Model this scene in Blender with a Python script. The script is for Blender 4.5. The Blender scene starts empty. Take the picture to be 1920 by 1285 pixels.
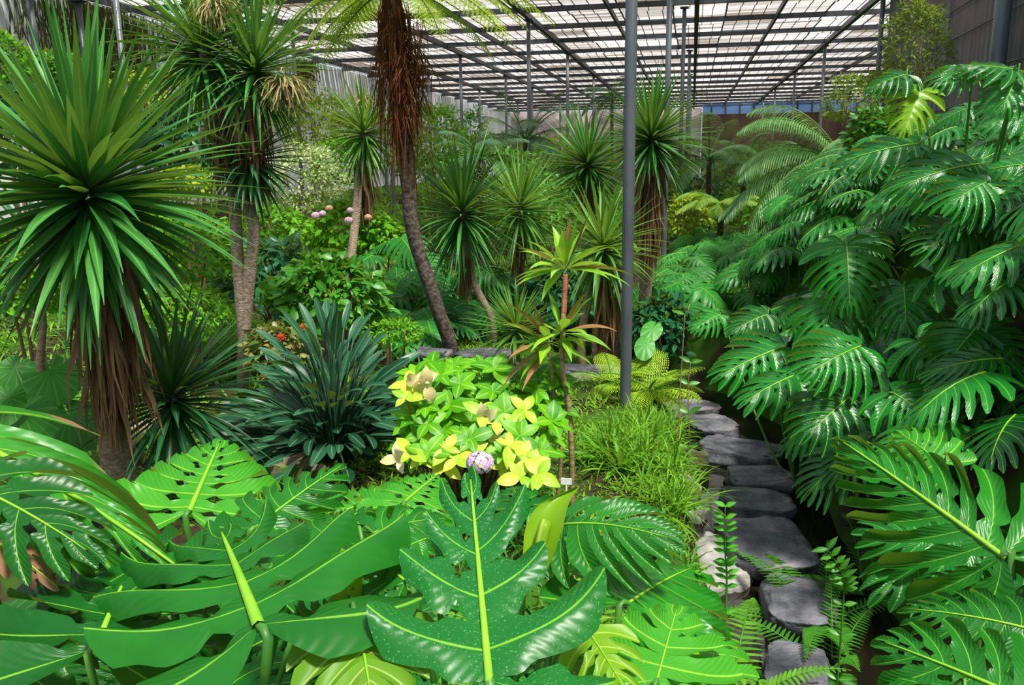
import bpy, math
import numpy as np
from mathutils import Vector, Matrix, noise as mnoise

# ------------------------------------------------------------------ camera, sky, sun, exposure
SC = bpy.context.scene
COL = SC.collection
CAMZ = 2.05
FPX, CX, CY = 1575.0, 960.0, 642.5
_y = np.array([338, -344.5, FPX]); _y /= np.linalg.norm(_y)
_d = np.array([100.0, (FPX * FPX + 33800) / 344.5, FPX]); _d /= np.linalg.norm(_d)
_x = np.cross(_d, _y)
RW = np.array([_x, _y, -_d])                    # rows: world axes in camera axes (x right, y down, z forward)
cam_data = bpy.data.cameras.new('camera'); cam = bpy.data.objects.new('camera', cam_data); COL.objects.link(cam)
cam_data.sensor_fit = 'HORIZONTAL'; cam_data.sensor_width = 36.0; cam_data.lens = 36.0 * FPX / 1920.0
cam_data.clip_start = 0.05; cam_data.clip_end = 400
_m = np.column_stack([RW[:, 0], -RW[:, 1], -RW[:, 2]])
M = Matrix([list(_m[i]) + [0.0] for i in range(3)] + [[0, 0, 0, 1]]); M.translation = Vector((0, 0, CAMZ))
cam.matrix_world = M
SC.camera = cam

world = bpy.data.worlds.new('sky'); SC.world = world; world.use_nodes = True
wn = world.node_tree.nodes; wl = world.node_tree.links
bg = wn['Background']; bg.inputs[0].default_value = (0.80, 0.90, 1.0, 1); bg.inputs[1].default_value = 0.80

sun_data = bpy.data.lights.new('sun', 'SUN'); sun = bpy.data.objects.new('sun', sun_data); COL.objects.link(sun)
sun_data.energy = 7.2; sun_data.angle = math.radians(9); sun_data.color = (1.0, 0.95, 0.84)
sun.rotation_euler = Vector((-0.30, 0.26, -0.91)).to_track_quat('-Z', 'Y').to_euler()

SC.view_settings.view_transform = 'Standard'; SC.view_settings.look = 'None'
SC.view_settings.gamma = 1.0; SC.view_settings.exposure = 0.0; SC.view_settings.use_curve_mapping = False

# ------------------------------------------------------------------ helpers
R = np.random.default_rng(7)
def nrm(a):
    a = np.asarray(a, float); n = np.linalg.norm(a, axis=-1, keepdims=True); return a / np.maximum(n, 1e-9)
def P(px, py, d):
    c = np.array([(px - CX) / FPX, (py - CY) / FPX, 1.0]); return RW @ c * d + np.array([0, 0, CAMZ])
CAMP = np.array([0, 0, CAMZ])
STREAM = np.array([(1.5, 0.5), (1.1, 2.6), (0.8, 4.1), (0.65, 5.0), (0.55, 6.0), (0.58, 6.9), (0.45, 8.0), (0.1, 8.9), (-0.7, 9.6), (-1.8, 10.0), (-3.2, 10.2)])
def sst(x): x = np.clip(x, 0, 1); return x * x * (3 - 2 * x)
def stream_dist(x, y):
    best = np.full(np.shape(x), 1e9)
    for a, b in zip(STREAM[:-1], STREAM[1:]):
        ab = b - a; t = np.clip(((x - a[0]) * ab[0] + (y - a[1]) * ab[1]) / (ab @ ab), 0, 1)
        best = np.minimum(best, np.hypot(x - a[0] - t * ab[0], y - a[1] - t * ab[1]))
    return best
def ground(x, y):
    x = np.asarray(x, float); y = np.asarray(y, float)
    xs = np.interp(y, [0.5, 2.6, 4.1, 5, 6, 6.9, 8, 8.9, 11, 16], [1.5, 1.1, .8, .65, .55, .58, .45, .1, .1, 0.6])
    bank = sst((x - xs - 0.50) / 1.25) * (1.75 - 1.25 * sst((y - 8.5) / 6.0))
    hill = 0.45 * sst((-x - 5.5) / 6.0) + 0.5 * sst((y - 11) / 10)
    near = 0.25 * sst((2.6 - y) / 1.6) * sst((0.9 - x) / 1.0)
    ch = 0.62 * (1 - sst((stream_dist(x, y) - 0.36) / 0.5))
    return 0.05 * np.sin(x * 1.7 + 0.4) * np.cos(y * 1.3) + np.where(x > xs, bank, 0) + hill + near - ch
def G(px, py):                                   # where the line of sight meets the ground
    r = nrm(P(px, py, 1.0) - CAMP); t = 1.0
    for _ in range(600):
        p = CAMP + r * t
        if p[2] <= ground(p[0], p[1]): break
        t += 0.06
    return CAMP + r * t
def depth(p): return float((np.asarray(p) - CAMP) @ np.array([RW[0, 2], RW[1, 2], RW[2, 2]]))
def gz(p): return np.array([p[0], p[1], float(ground(p[0], p[1]))])

class MB:
    def __init__(s): s.v = []; s.f = []; s.uv = []; s.var = []; s.mi = []; s.n = 0
    def add(s, v, f, uv=None, var=None, mi=0):
        v = np.asarray(v, float).reshape(-1, 3); f = np.asarray(f, int).reshape(-1, 4); k = len(v)
        s.v.append(v); s.f.append(f + s.n)
        s.uv.append(np.zeros((k, 2)) if uv is None else np.asarray(uv, float).reshape(-1, 2))
        s.var.append(np.full(k, 0.5) if var is None else np.broadcast_to(np.asarray(var, float).ravel() if np.ndim(var) else np.array([var]), (k,)))
        s.mi.append(np.full(len(f), mi)); s.n += k
    def mesh(s, name, mats, origin=(0, 0, 0), smooth=True):
        me = bpy.data.meshes.new(name)
        v = np.concatenate(s.v) - np.asarray(origin, float); f = np.concatenate(s.f)
        uv = np.concatenate(s.uv); var = np.concatenate(s.var); mi = np.concatenate(s.mi)
        me.vertices.add(len(v)); me.vertices.foreach_set('co', v.astype(np.float32).ravel())
        me.loops.add(f.size); me.loops.foreach_set('vertex_index', f.astype(np.int32).ravel())
        me.polygons.add(len(f)); me.polygons.foreach_set('loop_start', np.arange(0, f.size, 4, dtype=np.int32))
        me.polygons.foreach_set('material_index', mi.astype(np.int32))
        me.polygons.foreach_set('use_smooth', np.full(len(f), smooth))
        ul = me.uv_layers.new(name='UVMap'); ul.data.foreach_set('uv', uv[f.ravel()].astype(np.float32).ravel())
        at = me.attributes.new('var', 'FLOAT', 'POINT'); at.data.foreach_set('value', var.astype(np.float32))
        for m in (mats if isinstance(mats, (list, tuple)) else [mats]): me.materials.append(m)
        me.update(calc_edges=True); me.validate()
        return me
    def obj(s, name, mats, parent=None, smooth=True):
        o = bpy.data.objects.new(name, s.mesh(name, mats, ROOTLOC[parent.name] if parent else (0, 0, 0), smooth))
        COL.objects.link(o)
        if parent: o.parent = parent
        return o
    def sub(s, name, mats, part, root, smooth=True):
        o = bpy.data.objects.new(name, s.mesh(name, mats, ROOTLOC[root.name], smooth)); COL.objects.link(o); o.parent = part
        return o
    def solo(s, name, mats, loc, smooth=True):
        o = bpy.data.objects.new(name, s.mesh(name, mats, loc, smooth)); COL.objects.link(o); o.location = loc
        return o
ROOTLOC = {}
def tag(o, label=None, cat=None, group=None, kind=None):
    if label: o['label'] = label
    if cat: o['category'] = cat
    if group: o['group'] = group
    if kind: o['kind'] = kind
    return o
def thing(name, label, cat, loc, group=None):
    o = bpy.data.objects.new(name, None); COL.objects.link(o); o.empty_display_size = 0.1
    o.location = [float(c) for c in loc]; ROOTLOC[o.name] = np.array(loc, float)
    return tag(o, label, cat, group)

def box(mb, c, sx, sy, sz, mi=0, var=0.5, rot=None):
    v = np.array([[x, y, z] for x in (-.5, .5) for y in (-.5, .5) for z in (-.5, .5)]) * [sx, sy, sz]
    if rot is not None: v = v @ np.asarray(rot).T
    mb.add(v + c, [[0, 1, 3, 2], [4, 6, 7, 5], [0, 4, 5, 1], [2, 3, 7, 6], [0, 2, 6, 4], [1, 5, 7, 3]], None, var, mi)
def smooth_path(pts, k):
    pts = np.asarray(pts, float); n = len(pts)
    if n < 3: return np.array([pts[0] + (pts[-1] - pts[0]) * t for t in np.linspace(0, 1, k)])
    ext = np.vstack([2 * pts[0] - pts[1], pts, 2 * pts[-1] - pts[-2]]); out = []
    for t in np.linspace(0, n - 1 - 1e-6, k):
        i = int(t); u = t - i; a, b, c, d = ext[i:i + 4]
        out.append(0.5 * ((2 * b) + (-a + c) * u + (2 * a - 5 * b + 4 * c - d) * u * u + (-a + 3 * b - 3 * c + d) * u ** 3))
    return np.array(out)
def tube(mb, path, r, sides=8, mi=0, var=0.5, rough=0.0):
    path = np.asarray(path, float); n = len(path); r = np.broadcast_to(np.asarray(r, float), (n,)) if np.ndim(r) != 1 or len(np.atleast_1d(r)) != n else np.asarray(r)
    T = nrm(np.gradient(path, axis=0)); ref = np.array([1, 0, 0]) if abs(T[0][0]) < 0.8 else np.array([0, 1, 0])
    A = nrm(np.cross(T, ref)); B = np.cross(T, A); ang = np.linspace(0, 2 * np.pi, sides, endpoint=False)
    rr = r[:, None] * (1 + rough * R.uniform(-1, 1, (n, sides)))
    v = path[:, None, :] + rr[..., None] * (np.cos(ang)[None, :, None] * A[:, None, :] + np.sin(ang)[None, :, None] * B[:, None, :])
    v = v.reshape(-1, 3); q = []
    for i in range(n - 1):
        for j in range(sides):
            k = (j + 1) % sides; q.append([i * sides + j, i * sides + k, (i + 1) * sides + k, (i + 1) * sides + j])
    L = np.linspace(0, 1, n); uv = np.stack(np.meshgrid(np.linspace(0, 1, sides), L), -1).reshape(-1, 2)
    top = (n - 1) * sides
    for j in range(1, sides - 2, 2): q.append([top, top + j, top + j + 1, top + min(j + 2, sides - 1)])
    mb.add(v, q, uv, var, mi)

UP = np.array([0, 0, 1.0])
STRAP = lambda t: np.clip(0.55 + 1.6 * t, 0, 1) * np.clip((1 - t) * 2.1, 0.03, 1)
def straps(mb, base, d, L, w, droop, nseg=6, fold=0.22, prof=STRAP, var=None, mi=0, wig=0.0):
    """long narrow leaves: base points, unit directions, lengths, widths, pull of gravity"""
    base = np.asarray(base, float); N = len(base); d = nrm(d)
    L = np.broadcast_to(L, (N,)); w = np.broadcast_to(w, (N,)); droop = np.broadcast_to(droop, (N,))
    var = R.uniform(0, 1, N) if var is None else np.broadcast_to(var, (N,))
    tw = R.normal(0, 1, (N, 3)) * 0.25
    side = np.cross(d, UP + tw * 0.6); side = nrm(side)
    p = base.copy(); V = []; U = []
    for i in range(nseg + 1):
        t = i / nseg; W = (w * prof(t))[:, None] * 0.5
        nn = np.cross(side, d)
        V += [p - side * W, p - nn * W * fold * 2, p + side * W]
        U += [np.stack([np.zeros(N), np.full(N, t)], 1), np.stack([np.full(N, .5), np.full(N, t)], 1), np.stack([np.ones(N), np.full(N, t)], 1)]
        p = p + d * (L / nseg)[:, None]
        d = nrm(d - UP * (droop / nseg * (0.4 + 1.4 * t))[:, None] + (R.normal(0, wig, (N, 3)) if wig else 0))
        side = nrm(side - d * np.sum(side * d, 1, keepdims=True))
    V = np.stack(V, 1); U = np.stack(U, 1); K = 3 * (nseg + 1)
    q = []
    for i in range(nseg):
        a = 3 * i; q += [[a, a + 1, a + 4, a + 3], [a + 1, a + 2, a + 5, a + 4]]
    f = (np.arange(N)[:, None, None] * K + np.array(q)[None]).reshape(-1, 4)
    mb.add(V.reshape(-1, 3), f, U.reshape(-1, 2), np.repeat(var, K), mi)
OV = lambda t: np.clip(np.sin(np.pi * np.clip(t, 0, 1) ** 0.8), 0.04, 1)
def ovates(mb, base, d, n, L, w, curl=0.3, nseg=4, var=None, mi=0, prof=OV, cup=0.25, wave=0.0):
    """broad leaves: base points, directions, upper-side normals"""
    base = np.asarray(base, float); N = len(base); d = nrm(d); n = np.asarray(n, float)
    n = nrm(n - d * np.sum(n * d, 1, keepdims=True)); side = np.cross(d, n)
    L = np.broadcast_to(L, (N,)); w = np.broadcast_to(w, (N,)); var = R.uniform(0, 1, N) if var is None else np.broadcast_to(var, (N,))
    p = base.copy(); V = []; U = []
    cur = np.broadcast_to(curl, (N,))
    for i in range(nseg + 1):
        t = i / nseg; W = (w * prof(t))[:, None] * 0.5; wv = wave * math.sin(i * 2.4)
        V += [p - side * W + n * W * (cup + wv), p, p + side * W + n * W * (cup - wv)]
        U += [np.stack([np.zeros(N), np.full(N, t)], 1), np.stack([np.full(N, .5), np.full(N, t)], 1), np.stack([np.ones(N), np.full(N, t)], 1)]
        p = p + d * (L / nseg)[:, None]; d2 = nrm(d - n * (cur * 1.5 / nseg)[:, None]); n = nrm(n + d * (cur * 1.5 / nseg)[:, None]); d = d2
    V = np.stack(V, 1); U = np.stack(U, 1); K = 3 * (nseg + 1); q = []
    for i in range(nseg):
        a = 3 * i; q += [[a, a + 1, a + 4, a + 3], [a + 1, a + 2, a + 5, a + 4]]
    f = (np.arange(N)[:, None, None] * K + np.array(q)[None]).reshape(-1, 4)
    mb.add(V.reshape(-1, 3), f, U.reshape(-1, 2), np.repeat(var, K), mi)
def sphere_dirs(n, lo=-1.0, hi=1.0, jit=0.15):
    z = np.linspace(hi, lo, n) + R.normal(0, jit * 0.1, n); z = np.clip(z, -1, 1); a = np.arange(n) * 2.39996 + R.normal(0, jit, n)
    s = np.sqrt(1 - z * z); return np.stack([np.cos(a) * s, np.sin(a) * s, z], 1)

# ------------------------------------------------------------------ materials
def newmat(name):
    m = bpy.data.materials.new(name); m.use_nodes = True; nt = m.node_tree
    for n in list(nt.nodes): nt.nodes.remove(n)
    return m, nt, nt.nodes.new('ShaderNodeOutputMaterial')
def N_(nt, t, **kw):
    n = nt.nodes.new(t)
    for k, v in kw.items(): setattr(n, k, v)
    return n
def mixc(nt, fac, a, b):
    m = N_(nt, 'ShaderNodeMix', data_type='RGBA')
    for s, v in ((m.inputs['Factor'], fac), (m.inputs['A'], a), (m.inputs['B'], b)):
        if hasattr(v, 'links') or hasattr(v, 'is_linked'): nt.links.new(v, s)
        else: s.default_value = v if isinstance(v, (int, float)) else (*v, 1)
    return m.outputs['Result']
def ma(nt, op, a, b=0.0, c=0.0):
    m = N_(nt, 'ShaderNodeMath', operation=op)
    for s, v in zip(m.inputs, (a, b, c)):
        if hasattr(v, 'is_linked'): nt.links.new(v, s)
        else: s.default_value = v
    return m.outputs[0]
def ramp(nt, x, lo, hi):
    m = N_(nt, 'ShaderNodeMapRange', interpolation_type='SMOOTHSTEP'); nt.links.new(x, m.inputs[0])
    m.inputs[1].default_value = lo; m.inputs[2].default_value = hi; return m.outputs[0]
def leafmat(name, c1, c2, rough=0.38, tr=0.28, vein=None, vc=(0.42, 0.62, 0.08), tip=None, spec=0.28, pale=0.0, patch=None, tipat=0.96, ribs=0.0):
    m, nt, out = newmat(name); at = N_(nt, 'ShaderNodeAttribute', attribute_name='var')
    tc = N_(nt, 'ShaderNodeTexCoord'); no = N_(nt, 'ShaderNodeTexNoise'); no.inputs['Scale'].default_value = 6.0; no.inputs['Detail'].default_value = 3
    nt.links.new(tc.outputs['Object'], no.inputs['Vector'])
    f = ma(nt, 'ADD', ma(nt, 'MULTIPLY', at.outputs['Fac'], 0.75), ma(nt, 'MULTIPLY', ma(nt, 'SUBTRACT', no.outputs[0], 0.4), 0.6))
    f.node.use_clamp = True
    col = mixc(nt, f, c1, c2)
    uv = N_(nt, 'ShaderNodeUVMap', uv_map='UVMap'); sp = N_(nt, 'ShaderNodeSeparateXYZ'); nt.links.new(uv.outputs[0], sp.inputs[0])
    bump = None
    if vein:
        du = ma(nt, 'ABSOLUTE', ma(nt, 'SUBTRACT', sp.outputs[0], 0.5))
        fac = ma(nt, 'SUBTRACT', 1.0, ramp(nt, du, vein * 0.5, vein * 1.3))
        col = mixc(nt, ma(nt, 'MULTIPLY', fac, 0.75), col, vc)
    if tip:
        tv = ramp(nt, ma(nt, 'ADD', sp.outputs[1], ma(nt, 'MULTIPLY', at.outputs['Fac'], 0.06)), tipat, tipat + .11)
        col = mixc(nt, tv, col, tip)
    if patch:
        pn = N_(nt, 'ShaderNodeTexNoise'); pn.inputs['Scale'].default_value = patch[1]; nt.links.new(tc.outputs['Object'], pn.inputs['Vector'])
        col = mixc(nt, ramp(nt, pn.outputs[0], patch[2], patch[2] + 0.08), col, patch[0])
    b = N_(nt, 'ShaderNodeBsdfPrincipled'); nt.links.new(col, b.inputs['Base Color']); b.inputs['Roughness'].default_value = rough
    b.inputs['Specular IOR Level'].default_value = spec
    if ribs:
        h = ma(nt, 'SINE', ma(nt, 'SUBTRACT', ma(nt, 'MULTIPLY', sp.outputs[1], 60.0), ma(nt, 'MULTIPLY', du, 34.0)))
        n2 = N_(nt, 'ShaderNodeTexNoise'); n2.inputs['Scale'].default_value = 9.0; nt.links.new(tc.outputs['Object'], n2.inputs['Vector'])
        bp = N_(nt, 'ShaderNodeBump'); bp.inputs['Strength'].default_value = ribs; bp.inputs['Distance'].default_value = 0.02
        nt.links.new(ma(nt, 'ADD', ma(nt, 'MULTIPLY', h, 0.05), n2.outputs[0]), bp.inputs['Height']); nt.links.new(bp.outputs[0], b.inputs['Normal'])
    t = N_(nt, 'ShaderNodeBsdfTranslucent'); tcn = mixc(nt, 0.55, col, (0.45, 0.62, 0.05)); nt.links.new(tcn, t.inputs[0])
    mx = N_(nt, 'ShaderNodeMixShader'); mx.inputs[0].default_value = tr
    nt.links.new(b.outputs[0], mx.inputs[1]); nt.links.new(t.outputs[0], mx.inputs[2]); nt.links.new(mx.outputs[0], out.inputs[0])
    return m
def surf(name, c1, c2, scale=(4, 4, 4), rough=0.7, c3=None, s3=1.5, t3=0.55, bump=0.3, metal=0.0, spec=0.4, bs=1.0):
    m, nt, out = newmat(name); tc = N_(nt, 'ShaderNodeTexCoord'); mp = N_(nt, 'ShaderNodeMapping'); mp.inputs['Scale'].default_value = scale
    nt.links.new(tc.outputs['Object'], mp.inputs[0]); no = N_(nt, 'ShaderNodeTexNoise'); no.inputs['Scale'].default_value = 1.0; no.inputs['Detail'].default_value = 6
    no.inputs['Roughness'].default_value = 0.65
    nt.links.new(mp.outputs[0], no.inputs[0]); col = mixc(nt, ramp(nt, no.outputs[0], 0.32, 0.68), c1, c2)
    if c3:
        n3 = N_(nt, 'ShaderNodeTexNoise'); n3.inputs['Scale'].default_value = s3; n3.inputs['Detail'].default_value = 5; nt.links.new(tc.outputs['Object'], n3.inputs[0])
        col = mixc(nt, ramp(nt, n3.outputs[0], t3 - 0.06, t3 + 0.08), col, c3)
    b = N_(nt, 'ShaderNodeBsdfPrincipled'); nt.links.new(col, b.inputs['Base Color']); b.inputs['Roughness'].default_value = rough
    b.inputs['Metallic'].default_value = metal; b.inputs['Specular IOR Level'].default_value = spec
    if bump:
        bp = N_(nt, 'ShaderNodeBump'); bp.inputs['Strength'].default_value = bump; bp.inputs['Distance'].default_value = 0.03 * bs
        nt.links.new(no.outputs[0], bp.inputs['Height']); nt.links.new(bp.outputs[0], b.inputs['Normal'])
    nt.links.new(b.outputs[0], out.inputs[0]); return m

MT = dict(
    monstera=leafmat('monstera_leaf', (0.002, 0.060, 0.008), (0.010, 0.21, 0.016), 0.32, 0.20, 0.045, (0.10, 0.40, 0.03), ribs=.3, spec=.42),
    monstera_front=leafmat('monstera_front_leaf', (0.003, 0.068, 0.009), (0.020, 0.22, 0.012), 0.34, 0.22, 0.022, (0.22, 0.50, 0.03), ribs=.35),
    monstera_pale=leafmat('monstera_pale_leaf', (0.030, 0.27, 0.018), (0.10, 0.44, 0.025), 0.38, 0.34, 0.04, (0.36, 0.64, 0.06), ribs=.35),
    monstera_yellow=leafmat('monstera_yellow_leaf', (0.14, 0.34, 0.01), (0.30, 0.50, 0.015), 0.36, 0.38, 0.05, (0.50, 0.62, 0.12)),
    monstera_under=leafmat('monstera_leaf_underside', (0.07, 0.21, 0.01), (0.16, 0.34, 0.015), 0.42, 0.30, 0.06, (0.42, 0.52, 0.18)),
    monstera_brown=leafmat('monstera_brown_tip_leaf', (0.018, 0.17, 0.018), (0.05, 0.28, 0.02), 0.34, 0.22, 0.04, (0.26, 0.50, 0.03), tip=(0.36, 0.20, 0.12), tipat=.83, ribs=.35),
    monstera_blue=leafmat('monstera_far_leaf', (0.004, 0.090, 0.012), (0.028, 0.28, 0.028), 0.42, 0.24, 0.05, (0.12, 0.40, 0.06)),
    monstera_dew=leafmat('monstera_dewy_leaf', (0.003, 0.085, 0.016), (0.016, 0.23, 0.020), 0.34, 0.22, 0.022, (0.22, 0.50, 0.03), patch=((0.09, 0.34, 0.09), 210.0, 0.62), ribs=.3),
    rib=surf('leaf_rib', (0.15, 0.38, 0.015), (0.26, 0.50, 0.03), rough=0.45, bump=0),
    ribdark=surf('leaf_stalk', (0.035, 0.15, 0.02), (0.09, 0.26, 0.03), rough=0.45, bump=0),
    cordyline=leafmat('cordyline_leaf', (0.010, 0.10, 0.018), (0.085, 0.30, 0.06), 0.40, 0.16, 0.12, (0.10, 0.30, 0.05), tip=(0.30, 0.20, 0.10)),
    cordyline_big=leafmat('cordyline_broad_leaf', (0.012, 0.12, 0.020), (0.085, 0.30, 0.05), 0.42, 0.16, 0.08, (0.12, 0.36, 0.06), tip=(0.32, 0.18, 0.10)),
    cordyline_dark=leafmat('cordyline_dark_leaf', (0.006, 0.055, 0.020), (0.028, 0.15, 0.045), 0.38, 0.18, 0.12, (0.05, 0.18, 0.06)),
    cordyline_light=leafmat('cordyline_light_leaf', (0.025, 0.13, 0.020), (0.13, 0.34, 0.045), 0.38, 0.26, 0.12, (0.20, 0.40, 0.08), tip=(0.40, 0.25, 0.10)),
    dead=leafmat('dead_leaf', (0.07, 0.032, 0.016), (0.38, 0.21, 0.12), 0.75, 0.15, spec=0.15),
    dead_red=leafmat('dead_leaf_red', (0.05, 0.012, 0.005), (0.20, 0.055, 0.02), 0.75, 0.12, spec=0.15),
    straw=leafmat('panicle', (0.26, 0.20, 0.08), (0.50, 0.40, 0.20), 0.7, 0.2, spec=0.2),
    ti=leafmat('ti_leaf', (0.09, 0.32, 0.015), (0.30, 0.54, 0.03), 0.36, 0.32, 0.08, (0.42, 0.60, 0.08), tip=(0.45, 0.22, 0.10)),
    ti_brown=leafmat('ti_withered_leaf', (0.16, 0.05, 0.025), (0.42, 0.19, 0.09), 0.5, 0.25, 0.08, (0.5, 0.3, 0.15)),
    strel=leafmat('paddle_leaf', (0.006, 0.045, 0.022), (0.030, 0.13, 0.06), 0.36, 0.12, 0.05, (0.12, 0.27, 0.12)),
    hyd=leafmat('hydrangea_leaf', (0.035, 0.26, 0.002), (0.17, 0.50, 0.004), 0.42, 0.36, 0.07, (0.34, 0.60, 0.06)),
    hyd_y=leafmat('hydrangea_yellow_leaf', (0.22, 0.52, 0.005), (0.78, 0.80, 0.09), 0.42, 0.34, 0.06, (0.60, 0.74, 0.12)),
    hyd_c=leafmat('hydrangea_cream_leaf', (0.80, 0.62, 0.25), (0.86, 0.76, 0.50), 0.5, 0.3),
    pink=leafmat('pink_petal', (0.62, 0.30, 0.52), (0.80, 0.60, 0.76), 0.6, 0.3, spec=0.2),
    lilac=leafmat('lilac_petal', (0.66, 0.44, 0.74), (0.86, 0.70, 0.90), 0.6, 0.3, spec=0.2),
    peach=leafmat('peach_petal', (0.62, 0.30, 0.20), (0.75, 0.50, 0.36), 0.6, 0.3, spec=0.2),
    red=leafmat('red_petal', (0.7, 0.03, 0.03), (0.85, 0.08, 0.05), 0.5, 0.3),
    fern=leafmat('fern_leaf', (0.05, 0.22, 0.008), (0.17, 0.42, 0.015), 0.45, 0.32),
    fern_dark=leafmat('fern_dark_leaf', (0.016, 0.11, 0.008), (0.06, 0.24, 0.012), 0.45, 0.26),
    fern_y=leafmat('fern_yellow_leaf', (0.24, 0.46, 0.012), (0.48, 0.66, 0.05), 0.45, 0.40),
    treefern=leafmat('tree_fern_leaf', (0.20, 0.36, 0.015), (0.44, 0.54, 0.035), 0.5, 0.5),
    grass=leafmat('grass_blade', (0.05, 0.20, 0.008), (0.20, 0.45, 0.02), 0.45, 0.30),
    moss=leafmat('moss', (0.07, 0.22, 0.006), (0.24, 0.46, 0.015), 0.6, 0.30),
    palm=leafmat('palm_leaf', (0.04, 0.16, 0.04), (0.20, 0.40, 0.14), 0.38, 0.26),
    palm_blue=leafmat('palm_bluish_leaf', (0.02, 0.085, 0.045), (0.09, 0.21, 0.13), 0.40, 0.2),
    palm_y=leafmat('palm_yellow_leaf', (0.10, 0.28, 0.03), (0.34, 0.44, 0.05), 0.45, 0.35),
    sh_mid=leafmat('shrub_leaf', (0.018, 0.14, 0.010), (0.075, 0.32, 0.022), 0.36, 0.24, 0.08, (0.12, 0.34, 0.05)),
    sh_dark=leafmat('shrub_dark_leaf', (0.007, 0.075, 0.028), (0.032, 0.18, 0.07), 0.38, 0.2),
    sh_bright=leafmat('shrub_bright_leaf', (0.06, 0.28, 0.008), (0.20, 0.50, 0.02), 0.45, 0.36),
    sh_yel=leafmat('shrub_yellow_leaf', (0.16, 0.30, 0.008), (0.42, 0.50, 0.025), 0.5, 0.36),
    sh_var=leafmat('shrub_variegated_leaf', (0.22, 0.34, 0.10), (0.72, 0.74, 0.44), 0.5, 0.3),
    sh_olive=leafmat('climber_leaf', (0.07, 0.13, 0.012), (0.22, 0.30, 0.03), 0.5, 0.34),
    sh_red=leafmat('begonia_leaf', (0.06, 0.13, 0.02), (0.30, 0.24, 0.09), 0.4, 0.25),
    ear=leafmat('elephant_ear_leaf', (0.02, 0.22, 0.02), (0.06, 0.34, 0.035), 0.42, 0.28, 0.03, (0.18, 0.45, 0.08)),
    vine=leafmat('hanging_vine', (0.022, 0.032, 0.012), (0.12, 0.13, 0.04), 0.7, 0.2, spec=0.2),
    strel_stalk=surf('paddle_leaf_stalk', (0.012, 0.05, 0.025), (0.03, 0.10, 0.045), rough=0.5, bump=0),
    bark=surf('cordyline_bark', (0.22, 0.15, 0.10), (0.52, 0.40, 0.31), (30, 30, 60), 0.85, bump=0.8),
    bark_dark=surf('tree_fern_bark', (0.028, 0.018, 0.014), (0.16, 0.12, 0.10), (18, 18, 22), 0.9, bump=1.0),
    cane=surf('cane_bark', (0.20, 0.13, 0.06), (0.38, 0.28, 0.15), (10, 10, 40), 0.7, bump=0.4),
    cane_red=surf('cane_red_top', (0.20, 0.05, 0.03), (0.34, 0.12, 0.06), (10, 10, 40), 0.7, bump=0.4),
    twig=surf('twig', (0.14, 0.08, 0.05), (0.26, 0.16, 0.10), (10, 10, 30), 0.8, bump=0.2),
    stone=surf('stream_stone', (0.040, 0.042, 0.055), (0.15, 0.15, 0.178), (5, 5, 9), 0.50, (0.22, 0.19, 0.19), 7.0, 0.66, 0.9, bs=1.3),
    stone_light=surf('pale_stone', (0.20, 0.19, 0.19), (0.40, 0.38, 0.37), (5, 5, 9), 0.7, (0.10, 0.12, 0.06), 5.0, 0.62, 0.6),
    stone_brown=surf('brown_stone', (0.15, 0.11, 0.07), (0.36, 0.29, 0.20), (5, 5, 9), 0.8, (0.08, 0.14, 0.02), 3.0, 0.52, 0.7),
    stone_white=surf('white_stone', (0.60, 0.56, 0.50), (0.85, 0.82, 0.78), (12, 12, 12), 0.7, (0.35, 0.24, 0.16), 14.0, 0.60, 0.3),
    soil=surf('soil', (0.012, 0.009, 0.006), (0.045, 0.033, 0.020), (3, 3, 3), 0.95, (0.035, 0.10, 0.008), 1.1, 0.50, 0.6, spec=0.1),
    steel=surf('grey_painted_steel', (0.085, 0.10, 0.115), (0.13, 0.145, 0.16), (3, 3, 1), 0.42, bump=0.0, metal=0.2),
    steel_dark=surf('dark_steel_beam', (0.030, 0.036, 0.044), (0.055, 0.062, 0.072), (3, 3, 1), 0.5, bump=0.0),
    wall_l=surf('whitewashed_wall', (0.58, 0.61, 0.70), (0.93, 0.95, 0.99), (1.2, 1.2, 0.10), 0.85, (0.30, 0.28, 0.28), 0.35, 0.62, 0.2),
    wall_f=surf('mauve_concrete_wall', (0.36, 0.28, 0.31), (0.62, 0.52, 0.55), (0.8, 0.8, 0.08), 0.85, (0.25, 0.17, 0.15), 0.2, 0.55, 0.2),
    wall_r=surf('streaked_concrete_wall', (0.045, 0.050, 0.055), (0.21, 0.20, 0.215), (3.2, 3.2, 0.14), 0.85, (0.20, 0.14, 0.13), 0.5, 0.58, 0.5),
    wall_b=surf('brown_wall', (0.05, 0.03, 0.022), (0.18, 0.10, 0.07), (0.6, 0.6, 0.15), 0.85, bump=0.2),
    white=surf('white_plastic', (0.8, 0.8, 0.8), (0.85, 0.85, 0.85), rough=0.4, bump=0),
)
def slatmat():
    m, nt, out = newmat('reed_slat'); at = N_(nt, 'ShaderNodeAttribute', attribute_name='var')
    col = mixc(nt, at.outputs['Fac'], (0.46, 0.41, 0.37), (0.90, 0.88, 0.89))
    d = N_(nt, 'ShaderNodeBsdfDiffuse'); t = N_(nt, 'ShaderNodeBsdfTranslucent'); nt.links.new(col, d.inputs[0]); nt.links.new(col, t.inputs[0])
    mx = N_(nt, 'ShaderNodeMixShader'); mx.inputs[0].default_value = 0.80; nt.links.new(d.outputs[0], mx.inputs[1]); nt.links.new(t.outputs[0], mx.inputs[2])
    nt.links.new(mx.outputs[0], out.inputs[0]); return m
MT['slat'] = slatmat()
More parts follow.
